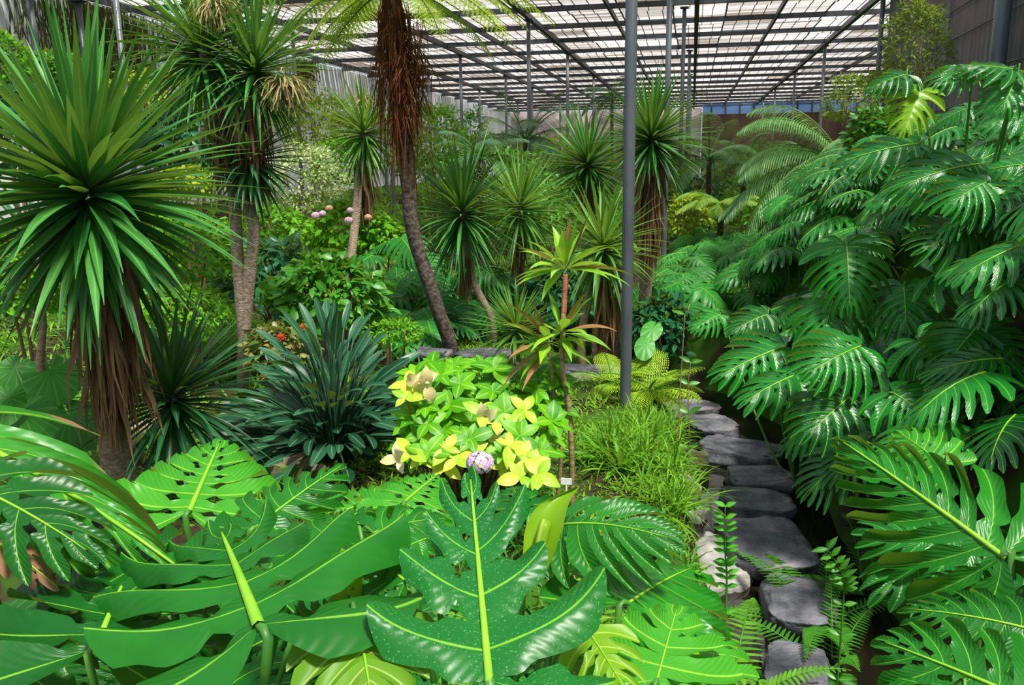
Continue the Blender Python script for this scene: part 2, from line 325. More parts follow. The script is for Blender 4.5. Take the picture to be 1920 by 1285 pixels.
def watermat():
    m, nt, out = newmat('dark_water'); b = N_(nt, 'ShaderNodeBsdfPrincipled'); b.inputs['Base Color'].default_value = (0.010, 0.008, 0.005, 1)
    b.inputs['Roughness'].default_value = 0.06
    no = N_(nt, 'ShaderNodeTexNoise'); no.inputs['Scale'].default_value = 9; bp = N_(nt, 'ShaderNodeBump'); bp.inputs['Strength'].default_value = 0.12
    nt.links.new(no.outputs[0], bp.inputs['Height']); nt.links.new(bp.outputs[0], b.inputs['Normal']); nt.links.new(b.outputs[0], out.inputs[0]); return m
MT['water'] = watermat()
def glassmat():
    m, nt, out = newmat('blue_glazing'); b = N_(nt, 'ShaderNodeBsdfPrincipled'); b.inputs['Base Color'].default_value = (0.20, 0.32, 0.50, 1)
    b.inputs['Roughness'].default_value = 0.15; t = N_(nt, 'ShaderNodeBsdfTransparent'); t.inputs[0].default_value = (0.55, 0.72, 0.95, 1)
    mx = N_(nt, 'ShaderNodeMixShader'); mx.inputs[0].default_value = 0.55; nt.links.new(b.outputs[0], mx.inputs[1]); nt.links.new(t.outputs[0], mx.inputs[2])
    nt.links.new(mx.outputs[0], out.inputs[0]); return m
MT['glass'] = glassmat()

# ------------------------------------------------------------------ the setting
def st(o): return tag(o, kind='structure')
def build_ground():
    xs = np.concatenate([np.linspace(-24, -6, 37), np.linspace(-5.9, 5.0, 150), np.linspace(5.2, 18, 26)])
    ys = np.concatenate([np.linspace(-1.5, 12, 160), np.linspace(12.3, 72, 80)])
    X, Y = np.meshgrid(xs, ys); Z = ground(X, Y)
    nz = np.array([mnoise.noise(Vector((x * 2.3, y * 2.3, 0))) for x, y in zip(X.ravel(), Y.ravel())]).reshape(X.shape); Z = Z + 0.05 * nz
    nx, ny = len(xs), len(ys); idx = np.arange(nx * ny).reshape(ny, nx)
    q = np.stack([idx[:-1, :-1], idx[:-1, 1:], idx[1:, 1:], idx[1:, :-1]], -1).reshape(-1, 4)
    mb = MB(); mb.add(np.stack([X, Y, Z], -1).reshape(-1, 3), q); st(mb.obj('floor', MT['soil']))
build_ground()
def build_water():
    mb = MB(); L = []; n = len(STREAM)
    T = nrm(np.gradient(STREAM, axis=0)); Nn = np.stack([-T[:, 1], T[:, 0]], 1)
    for i in range(n):
        for s in (-0.62, 0, 0.62): p = STREAM[i] + Nn[i] * s; L.append([p[0], p[1], -0.50])
    q = []
    for i in range(n - 1):
        a = 3 * i; q += [[a, a + 1, a + 4, a + 3], [a + 1, a + 2, a + 5, a + 4]]
    mb.add(L, q); st(mb.obj('stream_water', MT['water']))
build_water()

H = 3.8 + CAMZ
YP = [22.4 + 8.6 * k for k in range(-2, 6)]
def wallbox(name, x0, x1, y0, y1, z0, z1, m):
    mb = MB(); box(mb, ((x0 + x1) / 2, (y0 + y1) / 2, (z0 + z1) / 2), x1 - x0, y1 - y0, z1 - z0); return st(mb.obj(name, m, smooth=False))
wallbox('wall_left', -14.6, -14.2, 6, 68, -0.5, H - 0.02, MT['wall_l'])
wallbox('wall_back', -14.2, 0.6, 67.6, 68, -0.5, H - 0.02, MT['wall_f'])
wallbox('wall_back_lower', 0.6, 16, 62, 62.4, -0.5, 5.05, MT['wall_b'])
wallbox('wall_right', 4.55, 4.85, 3.0, 22.9, -0.5, H + 1.2, MT['wall_r'])
wallbox('wall_right_far', 15.7, 16, 23, 62, -0.5, H - 0.02, MT['wall_b'])
wallbox('window_1', 0.6, 15.7, 62.1, 62.2, 5.05, H - 0.05, MT['glass'])
k = 0
for x in np.arange(1.2, 15.6, 0.95):
    k += 1; mb = MB(); box(mb, (x, 62.0, (5.05 + H) / 2), 0.12, 0.12, H - 5.1); st(mb.obj('trim_%d' % k, MT['steel'], smooth=False))
# whitewashed ledge running along the left wall
mb = MB(); box(mb, (-14.12, 30, 4.05), 0.16, 48, 0.22); k += 1; st(mb.obj('trim_%d' % k, MT['wall_l'], smooth=False))
# lengthwise beams and crosswise purlins of the roof
for x, w in ((-13.4, .07), (-10.9, .10), (-8.05, .10), (-6.2, .06), (-4.35, .12), (-2.15, .06), (0, .12), (2.1, .06), (4.25, .12), (6.4, .06), (8.5, .10), (11, .08), (13.5, .08)):
    k += 1; mb = MB(); box(mb, (x, 42.5 if x > 4.6 else 37, H - 0.07), w, 39 if x > 4.6 else 60, 0.14); st(mb.obj('trim_%d' % k, MT['steel_dark'], smooth=False))
for i, y in enumerate(np.arange(8.1, 67.5, 8.6 / 3)):
    x1 = 4.55 if y < 23 else 15.7
    k += 1; mb = MB(); box(mb, ((-14.2 + x1) / 2, y, H - 0.02), x1 + 14.2, 0.09, 0.13); st(mb.obj('trim_%d' % k, MT['steel_dark'], smooth=False))
def build_slats():
    mb = MB(); V = []; F = []; VA = []
    edges = np.arange(-14.2, 15.8, 1.36)
    b = np.array([[x, y, z] for x in (-.5, .5) for y in (-.5, .5) for z in (-.5, .5)])
    fq = np.array([[0, 1, 3, 2], [4, 6, 7, 5], [0, 4, 5, 1], [2, 3, 7, 6], [0, 2, 6, 4], [1, 5, 7, 3]])
    n = 0
    for a, c in zip(edges[:-1], edges[1:]):
        y = 15.2; tint = R.uniform(0.35, 1.0); sec = 0
        while y < 67.4:
            if y > sec: tint = np.clip(R.normal(0.70, 0.22), 0.05, 1); sec = y + R.uniform(1.4, 4.4); gap = R.choice([0.02, 0.035, 0.05, 0.09]); dz = R.uniform(0, .03)
            w = R.uniform(0.13, 0.24)
            if c < 4.6 or y > 23.0:
                sk = R.normal(0, 0.012)
                v = b * [c - a - 0.035 + R.normal(0, .012), w, 0.014]; v = v + [(a + c) / 2 + R.normal(0, .012), y, H + 0.07 + dz + R.uniform(0, .02)]
                v[:, 1] += (v[:, 0] - (a + c) / 2) * sk
                V.append(v); F.append(fq + n); n += 8; VA.append(np.full(8, np.clip(tint + R.normal(0, .32), 0, 1)))
            y += w + gap * R.uniform(0.3, 1.6)
    mb.add(np.concatenate(V), np.concatenate(F), None, np.concatenate(VA))
    for a in edges[:-1]:
        for f in (.0, .27, .52, .78):
            y0 = 23.2 if a + f > 4.3 else 15.2
            for y in np.arange(y0, 66, 2.867): box(mb, (a + 1.36 * f + R.normal(0, .03), y + 1.43, H + .045), .022 if f else .04, 2.87, .012, 1)
    st(mb.obj('ceiling', [MT['slat'], MT['twig']], smooth=False))
build_slats()

# ------------------------------------------------------------------ support posts
def post(x, y, r, label, cap=True):
    z0 = float(ground(x, y)); t = thing('support_post', label, 'post', (x, y, z0), 'grey steel posts holding up the slatted roof')
    mb = MB(); tube(mb, [(x, y, z0 - 0.1), (x, y, 2.6), (x, y, H - 0.14)], r, 14); mb.obj('shaft', MT['steel'], t)
    mb = MB(); box(mb, (x, y, H - 0.155), r * 4.2, r * 4.2, 0.03); mb.obj('cap_plate', MT['steel_dark'], t, smooth=False)
post(-0.49, 6.87, 0.047, 'tall grey steel post nearest the camera, in front of the stream bend')
post(-0.42, 14.2, 0.046, 'grey steel post just right of the spiky cabbage tree beside the nearest post')
post(-0.30, 22.4, 0.05, 'third grey post back in the middle row, right of the spiky crown')
for i, y in enumerate(YP[3:]):
    post(-0.2, y, 0.055, 'slim far grey post lined up behind others in the middle row')
for x, rows, who in ((-4.35, (23.1, 30.4, 38.5, 47, 55.6), 'left of centre'), (4.25, (13.8, 22.2, 31.2, 39.8, 48.9, 56.9), 'right'), (-8.05, (13.9, 22.4, 29.8, 37.3, 43.6, 53), 'second left'), (-10.9, (15.2, 22.7, 29.6, 35.2, 44, 54), 'outer left')):
    names = {(-4.35, 23.1): 'grey post rising behind the two rosettes left of the nearest post', (-4.35, 30.4): 'grey post behind the narrow upright crown, left of the nearest post',
             (4.25, 13.8): 'dark post against the streaked concrete wall at the right edge', (4.25, 22.2): 'grey post at the end of the streaked concrete wall',
             (4.25, 31.2): 'grey post above the arching palm fronds on the right', (4.25, 39.8): 'second grey post beyond the arching palm on the right',
             (-8.05, 13.9): 'grey post seen through leaves left of the variegated shrub', (-8.05, 22.4): 'grey post just right of the hanging root fringe',
             (-10.9, 22.7): 'grey post right of the twin-headed cabbage tree by the white wall', (-10.9, 15.2): 'grey post in front of the vine-hung white wall'}
    for y in rows:
        post(x, y, 0.11 if (x, y) == (4.25, 13.8) else 0.055, names.get((x, y), 'far slim grey post in the %s row under the slatted roof' % who))
for px, py in ((150, 40), (60, 40)):
    p = P(px, py, 1.0) - CAMP; t = (-13.6) / p[0]; y = p[1] * t; post(-13.6, y, 0.07, 'grey post standing before the white wall, upper left corner' if px == 150 else 'leftmost grey post against the white wall')
# wires along the right wall
for z in (2.9, 3.35, 4.1, 4.6):
    mb = MB(); tube(mb, [(4.5, y, z + 0.03 * math.sin(y)) for y in np.linspace(4, 22.6, 12)], 0.012, 5)
    o = mb.solo('wall_wire', MT['steel_dark'], (4.5, 13, z)); tag(o, 'thin dark wire strung along the streaked concrete wall', 'wire', 'wires along the right wall')

# ------------------------------------------------------------------ split-leaf (monstera) leaves
def monstera(n=7, W=1.0, seed=0, cols=5, rows=10, droop=0.25, fold=0.1, slit=0.42, gap=0.36, curl=0.25, holes=0.5, heart=1.0, var=0.5, ribw=0.012, wavy=0.03, asym=0.0, rag=0.0, sweep=1.0, arch=.055):
    """unit leaf: stalk at the origin, tip at +Y, upper side +Z"""
    rg = np.random.default_rng(seed); mb = MB(); NU0 = 0.16
    def vein(u, v, s):
        u = np.clip(u, 0, 1); y0 = 0.90 * np.clip((u - NU0) / (1 - NU0), 0, 1)
        th0 = np.radians(np.interp(u, [0, .08, .16, .3, .6, .85, 1], [158 * heart, 128 * heart, 100, 80, 62, 42, 12]))
        th0 = th0 * (1 + (sweep - 1) * np.clip(u / .15, 0, 1))
        L = W * np.interp(u, [0, .06, .16, .3, .5, .7, .85, .95, 1], [.30, .44, .54, .56, .50, .40, .29, .19, .13]) * (1 + asym * s)
        bend = np.radians(34)
        th = th0 - bend * v * 0.55
        x = L * v * np.sin(th); y = y0 + L * v * np.cos(th)
        return x * s, y, L
    edges = np.concatenate([[0], np.cumsum(np.array([1.1] + [1.0] * (n - 2) + [0.85]) * rg.uniform(0.85, 1.15, n))]); edges /= edges[-1]
    v = np.linspace(0, 1, rows)
    for s in (-1, 1):
        e = edges.copy(); e[1:-1] += rg.normal(0, 0.012, n - 1)
        for i in range(n):
            a, b = e[i], e[i + 1]; uc, hu = (a + b) / 2, (b - a) / 2
            vs = np.clip(slit + rg.normal(0, 0.06) + (0.10 if i == 0 else 0) + 0.1 * (i == n - 1), 0.12, 0.9); gp = gap * rg.uniform(0.75, 1.25)
            Lf = rg.uniform(0.92 - .16 * rag, 1.06 + .06 * rag); hole = rg.random() < holes; hv = rg.uniform(0.16, 0.26)
            c = np.linspace(-1, 1, cols)
            V, C = np.meshgrid(v, c, indexing='ij'); vm = (1 - 0.16 * np.abs(C) ** 2.2) * Lf; VV = V * vm
            wid = 1 - gp * sst((VV - vs) / 0.16) - 0.35 * gp * sst((VV - 0.75) / 0.3)
            if hole and vs > 0.33: wid = wid - 0.55 * np.exp(-((VV - hv) / 0.055) ** 2)
            if i == n - 1: U = np.where(C > 0, uc + hu * C, uc + hu * C * wid)
            elif i == 0: U = np.where(C < 0, uc + hu * C, uc + hu * C * wid)
            else: U = uc + hu * C * wid
            x, y, L = vein(U, VV, s)
            z = -fold * np.abs(x) - curl * (VV ** 2) * L * 0.8 + arch * L * VV ** 0.5 * (np.abs(C) ** 1.4 - 0.4) * (0.4 + VV) * (1 if curl >= 0 else -1)
            z = z + wavy * L * np.sin(VV * 4 + rg.uniform(0, 6)) * VV + rg.normal(0, 0.03) * VV ** 2 * L * 1.5
            z = z - droop * np.clip(y, -0.4, 2) ** 2 * np.where(y > 0, 1, 0.3)
            idx = np.arange(rows * cols).reshape(rows, cols)
            q = np.stack([idx[:-1, :-1], idx[:-1, 1:], idx[1:, 1:], idx[1:, :-1]], -1).reshape(-1, 4)
            if s > 0: q = q[:, ::-1]
            mb.add(np.stack([x, y, z], -1).reshape(-1, 3), q, np.stack([(C + 1) / 2, VV], -1).reshape(-1, 2), np.clip(var + rg.normal(0, .08), 0, 1))
    yy = np.linspace(-0.02, 0.93, 8); tube(mb, np.stack([yy * 0, yy, -droop * np.abs(yy) * yy + 0.004], 1), np.linspace(ribw, ribw * 0.25, 8), 6, 1)
    return mb
def frame(b, t, up):
    b = np.asarray(b, float); t = np.asarray(t, float); y = t - b; L = np.linalg.norm(y); y /= L
    z = np.asarray(up, float); z = z - y * (z @ y); z = z / np.linalg.norm(z); x = np.cross(y, z); return np.stack([x, y, z], 1), L
def place(mb, b, t, up, W=1.0):
    F, L = frame(b, t, up)
    mb.v = [(v * [W, 1, 1]) * L @ F.T + b for v in mb.v]; return mb
def tocam(p): return nrm(CAMP - np.asarray(p))

plants = {}
def mplant(key, label, px, py, d, group=None):
    p = gz(P(px, py, d)); plants[key] = thing('monstera_plant', label, 'plant', p, group); return plants[key]
def hero(key, b, t, a=0.6, W=1.0, mat='monstera_front', lab=None, stalk=True, roll=0.0, under=False, **kw):
    """one leaf of a split-leaf plant: stalk point, tip point (pixel, pixel, distance); a = how far it faces the sky rather than the camera"""
    root = plants[key]
    if key in 'ORVUT': b = (b[0], b[1], b[2] * .95); t = (t[0], t[1], t[2] * .95)
    while P(*b)[2] < float(ground(*P(*b)[:2])) + .15 or P(*t)[2] < float(ground(*P(*t)[:2])) + .06:
        b = (b[0], b[1], b[2] * .98); t = (t[0], t[1], t[2] * .98)
    B = P(*b); T = P(*t); mid = (B + T) / 2
    up = UP * a + tocam(mid) * (1 - a)
    F, L = frame(B, T, up); up = F[:, 2] * math.cos(roll) + F[:, 0] * math.sin(roll)
    kw = dict(dict(seed=abs(int(b[0] * 7 + b[1])), cols=9, rows=18, arch=.13, var=R.uniform(0.25, 0.8)), **kw)
    dr = kw.get('droop', 0.25); T2 = T + F[:, 2] * dr * L * 0.5
    mb = place(monstera(W=W, **kw), B, T2, up)
    o = mb.obj('leaf', [MT[mat], MT['rib'] if mat != 'monstera_under' else MT['rib']], root)
    if lab: o['label'] = lab
    if stalk:
        rl = ROOTLOC[root.name]; y = F[:, 1]
        pth = smooth_path([B, B - F[:, 2] * 0.10 * L - y * 0.03, (B * 0.5 + rl * 0.5) - F[:, 2] * 0.12, rl], 9)
        mb = MB(); tube(mb, pth, np.linspace(0.011 * min(1, L * 1.6), 0.012, 9), 7); mb.sub('leaf_stalk', MT['ribdark'], o, root)
    return o

# filler leaves share a few meshes
FILL = {}
def fillers(mat):
    if mat not in FILL:
        L = []
        for s in range(7):
            mb = monstera(n=8 + s % 3, W=R.uniform(1.0, 1.25), seed=300 + s, cols=4, rows=8, droop=R.uniform(.15, .38), fold=R.uniform(.05, .2), slit=R.uniform(.30, .45), gap=R.uniform(.32, .42), curl=R.uniform(.15, .4), holes=0.2, var=[.1, .3, .5, .7, .9, .4, .6][s], ribw=0.014)
            tube(mb, smooth_path([(0, 0, 0), (0, -0.10, -0.06), (0, -0.35, -0.45), (0.05, -0.5, -1.0)], 7), np.linspace(0.016, 0.018, 7), 5, 2)
            L.append(mb.mesh('leaf', [MT[mat], MT['rib'], MT['ribdark']]))
        FILL[mat] = L
    return FILL[mat]
def fill_plant(p, label, group, nl, size, spread, height, mat, face=(0, -0.5, 0.6), seed=0):
    rg = np.random.default_rng(seed); t = thing('monstera_plant', label, 'plant', p, group); ms = fillers(mat)
    for i in range(nl):
        a = i * 2.4 + rg.uniform(-.4, .4); rr = spread * math.sqrt((i + 0.6) / nl); h = height * (1.0 - 0.55 * (rr / spread) ** 2) * rg.uniform(.75, 1.15)
        out = np.array([math.cos(a), math.sin(a), 0]); b = out * rr * 0.8 + UP * h
        dr = nrm(out * (0.5 + rr / spread) + np.array(face) * [1, 1, 0] * 0.9 + UP * rg.uniform(-.7, 0.0)); L = size * rg.uniform(.75, 1.2)
        F, _ = frame(b, b + dr, nrm(UP * 1.0 + np.array(face) * 0.9 + rg.normal(0, .22, 3)))
        o = bpy.data.objects.new('leaf', ms[rg.integers(len(ms))]); COL.objects.link(o); o.parent = t
        o.matrix_local = Matrix([[*(F[j] * L), b[j]] for j in range(3)] + [[0, 0, 0, 1]])
    return t

# --- foreground plants
mplant('A', 'huge monstera in the left foreground with dark glossy leaves radiating yellow ribs', 330, 1250, 2.0)
hero('A', (484, 1172, 1.62), (408, 975, 2.12), 0.25, 1.35, n=6, slit=.36, gap=.36, droop=.10, curl=-.03, holes=1, heart=1.0, ribw=.024, wavy=.07, rag=1, var=.4)
hero('A', (182, 1212, 1.72), (252, 1040, 2.10), 0.28, 1.4, n=6, slit=.40, gap=.30, droop=.15, curl=.15, holes=.8, ribw=.02, var=.1)
mplant('D', 'monstera at the left edge with long leaf fingers ending in withered brown tips', 60, 1080, 2.3)
hero('D', (-150, 790, 2.35), (372, 1020, 1.95), 0.5, 0.85, 'monstera_brown', 'long drooping leaf with withered brown finger tips', n=7, slit=.16, gap=.40, droop=.22, curl=.45, holes=.6, roll=-.15, sweep=.5)
hero('D', (-90, 900, 2.0), (165, 1010, 1.85), 0.6, .9, 'monstera_front', n=6, var=.1)
mplant('E', 'pale green ladder-leaved monstera behind the dark foreground leaves, left of centre', 420, 1010, 2.9)
hero('E', (356, 958, 2.55), (415, 822, 3.0), 0.5, 1.05, 'monstera_pale', 'pale green leaf with raised yellow midrib', n=8, slit=.55, gap=.30, droop=.02, curl=.1, holes=1, ribw=.02, var=.4)
hero('E', (480, 990, 2.45), (650, 860, 2.75), 0.6, .8, 'monstera_front', n=7, slit=.2, droop=.1, var=.5)
hero('E', (640, 960, 2.6), (770, 915, 2.9), 0.6, 1.0, 'monstera_pale', n=7, slit=.6, droop=.05, holes=.8, var=.2)
hero('E', (755, 945, 2.55), (825, 885, 2.85), 0.5, 1.0, 'monstera_pale', n=8, slit=.55, droop=.03, holes=1, ribw=.018, var=.3)
hero('E', (560, 1040, 2.2), (700, 935, 2.5), 0.7, .8, 'monstera_front', n=6, slit=.2, droop=.15, var=.6)
mplant('B', 'monstera in the middle foreground with one upright dew-speckled fishbone leaf', 900, 1270, 2.0)
hero('B', (917, 1275, 1.52), (880, 872, 2.02), 0.28, .74, 'monstera_dew', n=6, slit=.34, gap=.40, droop=.06, curl=-.12, holes=1, ribw=.015, var=.35, fold=-.10, wavy=.07, rag=1)
hero('B', (672, 1165, 1.66), (700, 1330, 1.45), 0.2, 1.25, 'monstera_under', 'yellow-green leaf showing its ribbed underside', n=7, slit=.75, gap=.25, droop=.0, curl=.1, holes=0, ribw=.02)
hero('B', (1050, 985, 2.15), (1240, 985, 2.0), 0.62, 1.1, n=8, slit=.62, gap=.25, droop=.35, curl=.3, holes=.6, var=.5)
hero('B', (985, 975, 2.3), (960, 905, 2.5), 0.6, 1.3, n=6, slit=.5, droop=.1, var=.4)
hero('B', (700, 1000, 2.1), (840, 960, 2.2), 0.6, 1.0, n=6, slit=.3, droop=.3, var=.6)
hero('B', (760, 1090, 1.9), (640, 1010, 2.1), 0.6, .8, n=6, slit=.3, droop=.3, var=.3)
hero('B', (800, 1010, 2.0), (690, 1060, 1.9), 0.6, .9, n=6, slit=.3, droop=.3, var=.7)
mplant('H', 'light green monstera beside the stepping stones, lower middle of the picture', 1200, 1270, 2.2)
hero('H', (1178, 1132, 2.0), (1310, 1050, 2.3), 0.55, 1.2, 'monstera_front', n=7, slit=.6, droop=.12, holes=.2, var=.9)
hero('H', (1100, 1180, 1.75), (1180, 1300, 1.6), 0.5, 1.0, 'monstera_yellow', 'yellow-green young leaf', n=6, slit=.25, gap=.4, droop=.2, var=.3)
hero('H', (1232, 1275, 1.7), (1272, 1130, 1.95), 0.35, 1.15, 'monstera_pale', n=5, slit=.28, gap=.25, droop=.05, var=.5, curl=.1)
hero('H', (1330, 1270, 1.8), (1350, 1170, 2.0), 0.5, 1.0, 'monstera_pale', n=5, slit=.3, var=.3)
# rolled young leaf standing up
def rolled_leaf():
    mb = MB(); c = smooth_path([P(1005, 1070, 2.0), P(1018, 1000, 2.02), P(1038, 945, 2.05), P(1085, 912, 2.1)], 14); n = 14
    tube(mb, c[:7], np.array([.012, .013, .014, .015, .016, .016, .014]), 10)
    side = nrm(np.array([1, -0.1, 0.25])); wv = .8 * np.array([.035, .045, .052, .055, .06, .062, .06, .058, .055, .05, .04, .03, .018, .004])
    V = []
    for i in range(n):
        for s in (-1, -.4, .35, 1): V.append(c[i] + side * wv[i] * s + tocam(c[i]) * (-0.03 * (1 - s * s)) + UP * 0)
    q = [[4 * i + j, 4 * i + j + 1, 4 * i + j + 5, 4 * i + j + 4] for i in range(n - 1) for j in range(3)]
    mb.add(V, q, None, 0.6); o = mb.obj('young_leaf', MT['monstera_yellow'], plants['B']); o['label'] = 'rolled yellow-green young leaf'
rolled_leaf()
mplant('K', 'large bright monstera in the right foreground leaning over the stream', 1900, 1180, 2.6)
hero('K', (1878, 1042, 2.15), (1560, 812, 2.55), 0.45, .92, n=11, slit=.34, gap=.36, droop=.10, curl=.35, sweep=.75, holes=.9, ribw=.014, var=.65, roll=-.15)
hero('K', (1830, 1040, 2.6), (1615, 985, 2.75), 0.5, 1.1, 'monstera', n=8, slit=.3, droop=.2, var=.6)
hero('K', (1800, 1010, 2.8), (1650, 1100, 2.6), 0.5, .9, 'monstera', n=7, slit=.25, droop=.25, var=.8)
hero('K', (1765, 868, 3.3), (1680, 805, 3.5), 0.4, 1.25, 'monstera_pale', n=7, slit=.5, droop=.1, var=.1)
hero('K', (1900, 1120, 2.2), (1740, 1080, 2.3), 0.5, 1.0, 'monstera', n=7, slit=.35, var=.3)
mplant('L', 'monstera filling the lower right corner with broad dark split leaves', 1880, 1290, 2.2)
hero('L', (1960, 1330, 1.6), (1640, 1190, 1.85), 0.45, 1.0, n=7, slit=.38, gap=.34, droop=.12, curl=.2, holes=.9, ribw=.016, var=.6)
hero('L', (1930, 1180, 1.95), (1690, 1130, 2.1), 0.55, .9, n=8, slit=.3, gap=.4, droop=.2, curl=.35, var=.35)
hero('L', (1780, 1300, 1.7), (1660, 1262, 1.8), 0.5, 1.2, n=6, slit=.35, var=.7)
# --- leaves on the right bank
mplant('O', 'monstera halfway up the right bank with one glossy upright arrow-shaped leaf', 1640, 560, 6.4)
hero('O', (1588, 462, 5.8), (1594, 580, 5.6), 0.45, 1.2, 'monstera', n=10, slit=.4, droop=.1, curl=.4, var=.95)
hero('O', (1562, 562, 5.9), (1545, 625, 5.7), 0.42, 1.75, 'monstera', n=8, slit=.45, droop=.2, curl=.35, var=.8)
hero('O', (1695, 538, 5.7), (1700, 615, 5.5), 0.4, 1.6, 'monstera', n=8, slit=.4, droop=.2, curl=.3, var=.85)
hero('O', (1610, 440, 6.2), (1650, 470, 6.0), 0.4, 1.4, 'monstera', n=8, var=.4)
mplant('R', 'monstera low on the right bank with a row of pale-ribbed fan leaves over the pool', 1690, 690, 5.6)
hero('R', (1612, 650, 5.3), (1520, 692, 5.1), 0.42, 1.35, 'monstera', n=9, slit=.38, droop=.2, curl=.3, var=.8)
hero('R', (1722, 640, 5.1), (1790, 715, 4.9), 0.38, 1.45, 'monstera', n=9, slit=.38, droop=.2, curl=.3, var=.75)
hero('R', (1828, 618, 4.9), (1775, 680, 4.8), 0.40, 1.6, 'monstera', n=9, slit=.35, droop=.15, curl=.3, var=.7)
hero('R', (1840, 615, 5.0), (1920, 690, 4.85), 0.42, 1.2, 'monstera', n=8, slit=.35, droop=.2, var=.55)
hero('R', (1676, 738, 4.9), (1768, 800, 4.65), 0.55, 1.5, 'monstera', n=9, slit=.42, droop=.25, curl=.35, var=.9)
hero('R', (1592, 746, 5.2), (1515, 812, 5.0), 0.4, 1.3, 'monstera', n=8, droop=.15, var=.1)
mplant('V', 'monstera at the waterside hanging its leaves over the dark pool', 1520, 700, 6.3)
hero('V', (1472, 650, 6.1), (1345, 700, 5.9), 0.5, 1.0, 'monstera', n=9, slit=.35, droop=.2, curl=.3, var=.7)
hero('V', (1512, 698, 5.9), (1395, 742, 5.7), 0.6, .95, 'monstera', n=8, slit=.45, droop=.3, curl=.3, var=.6)
hero('V', (1440, 590, 6.6), (1370, 618, 6.5), 0.5, 1.1, 'monstera', n=8, var=.2)
hero('V', (1350, 590, 7.5), (1300, 615, 7.4), 0.5, 1.1, 'monstera_blue', n=8, var=.8)
mplant('U', 'monstera on the upper right bank below the concrete wall with sideways fan leaves', 1840, 420, 5.6)
hero('U', (1755, 515, 5.3), (1918, 540, 5.1), 0.55, 1.0, 'monstera', n=9, slit=.35, droop=.15, var=.85)
hero('U', (1838, 425, 5.2), (1730, 462, 5.1), 0.35, 1.2, 'monstera', n=9, slit=.35, droop=.2, var=.35)
hero('U', (1850, 342, 5.1), (1790, 372, 5.0), 0.45, 1.7, 'monstera', n=8, droop=.3, var=.7)
hero('U', (1835, 308, 5.3), (1688, 338, 5.2), 0.45, 1.0, 'monstera', n=8, droop=.3, curl=.4, var=.45)
hero('U', (1720, 270, 5.5), (1560, 300, 5.6), 0.6, .9, 'monstera', n=8, droop=.2, var=.25)
hero('U', (1930, 350, 5.0), (1880, 420, 4.9), 0.4, 1.4, 'monstera', n=8, var=.6)
mplant('T', 'topmost monstera on the right bank touching the concrete wall', 1850, 210, 5.4)
hero('T', (1725, 172, 5.7), (1692, 252, 5.6), 0.3, 1.0, 'monstera_yellow', 'yellow-green leaf', n=7, slit=.3, droop=.1, var=.2)
hero('T', (1900, 130, 5.0), (1800, 118, 5.1), 0.7, 1.2, 'monstera', n=8, droop=.1, var=.4)
hero('T', (1905, 150, 5.0), (1880, 200, 4.9), 0.4, 1.4, 'monstera', n=7, var=.75)
hero('T', (1700, 140, 5.7), (1630, 160, 5.7), 0.6, 1.2, 'monstera', n=7, var=.3)
hero('T', (1820, 130, 5.2), (1760, 150, 5.1), 0.5, 1.2, 'monstera', n=7, var=.5)
hero('D', (-40, 1000, 1.95), (105, 1085, 1.85), 0.5, .45, 'dead', 'withered brown leaf', n=5, slit=.5, droop=.3, curl=.6)
hero('B', (655, 1120, 1.9), (640, 1025, 1.95), 0.3, .7, 'monstera_yellow', 'yellow-green young leaf', n=4, slit=.7, droop=.1)
hero('A', (300, 1090, 1.95), (120, 1000, 2.2), 0.6, 1.0, n=7, slit=.3, droop=.2, var=.3)
hero('A', (560, 1190, 1.75), (640, 1120, 1.9), 0.5, 1.1, n=6, slit=.35, droop=.2, var=.2)
hero('A', (20, 1240, 1.7), (120, 1120, 1.95), 0.5, 1.1, n=6, slit=.4, droop=.2, var=.15)
FG = 'low monstera under the front leaves'
for i, (px, py, d, h, l) in enumerate(((40, 1020, 2.9, .45, 'low monstera filling the gap at the left edge under the brown-tipped leaf'), (330, 1120, 2.5, .35, 'low monstera shaded beneath the huge left foreground leaf'), (620, 1100, 2.5, .4, 'low monstera between the huge left leaf and the fishbone leaf'), (1260, 1160, 2.4, .3, 'low monstera beside the pale rock under the light green leaves'), (200, 950, 3.4, .4, 'low monstera before the base of the brown-skirted tree'), (720, 960, 3.2, .4, 'low monstera just in front of the yellow hydrangea'))):
    fill_plant(gz(P(px, py, d)), l, FG, 9, .40, .5, h, 'monstera_front', (0, -.5, .6), 700 + i)
# --- filler plants on the bank and beyond
cnt = 0
ZON = {0: ('monstera in the dense foot of the right bank above the water', 'monstera along the foot of the right bank'),
       1: ('monstera in the crowded middle of the right bank', 'monstera in the middle of the right bank'),
       2: ('monstera crowding the top of the right bank under the concrete wall', 'monstera along the top of the right bank')}
for j, y in enumerate(np.arange(1.54, 11.2, 0.62)):
    for i, off in enumerate((0.85, 1.35, 1.95, 2.7)):
        xs = float(np.interp(y, [3, 4.1, 5, 6, 6.9, 8, 8.9, 11], [1.05, .8, .65, .55, .58, .45, .3, .3]))
        x = xs + off + R.uniform(-.15, .15); yy = y + R.uniform(-.2, .2) + 0.39 * (i % 2)
        if yy < 4.4 and off < 1.2: continue
        if yy < 3.3 and off < 1.7: continue
        if x > 2.95: continue
        z = min(i, 2); cnt += 1
        fill_plant(np.array([x, yy, float(ground(x, yy))]), ZON[z][0], ZON[z][1], 13, 0.37, 0.52, (0.45, 0.62, 0.62, 0.5)[i], 'monstera', (-0.75, -0.55, 0.35), 40 + cnt)
cnt = 0
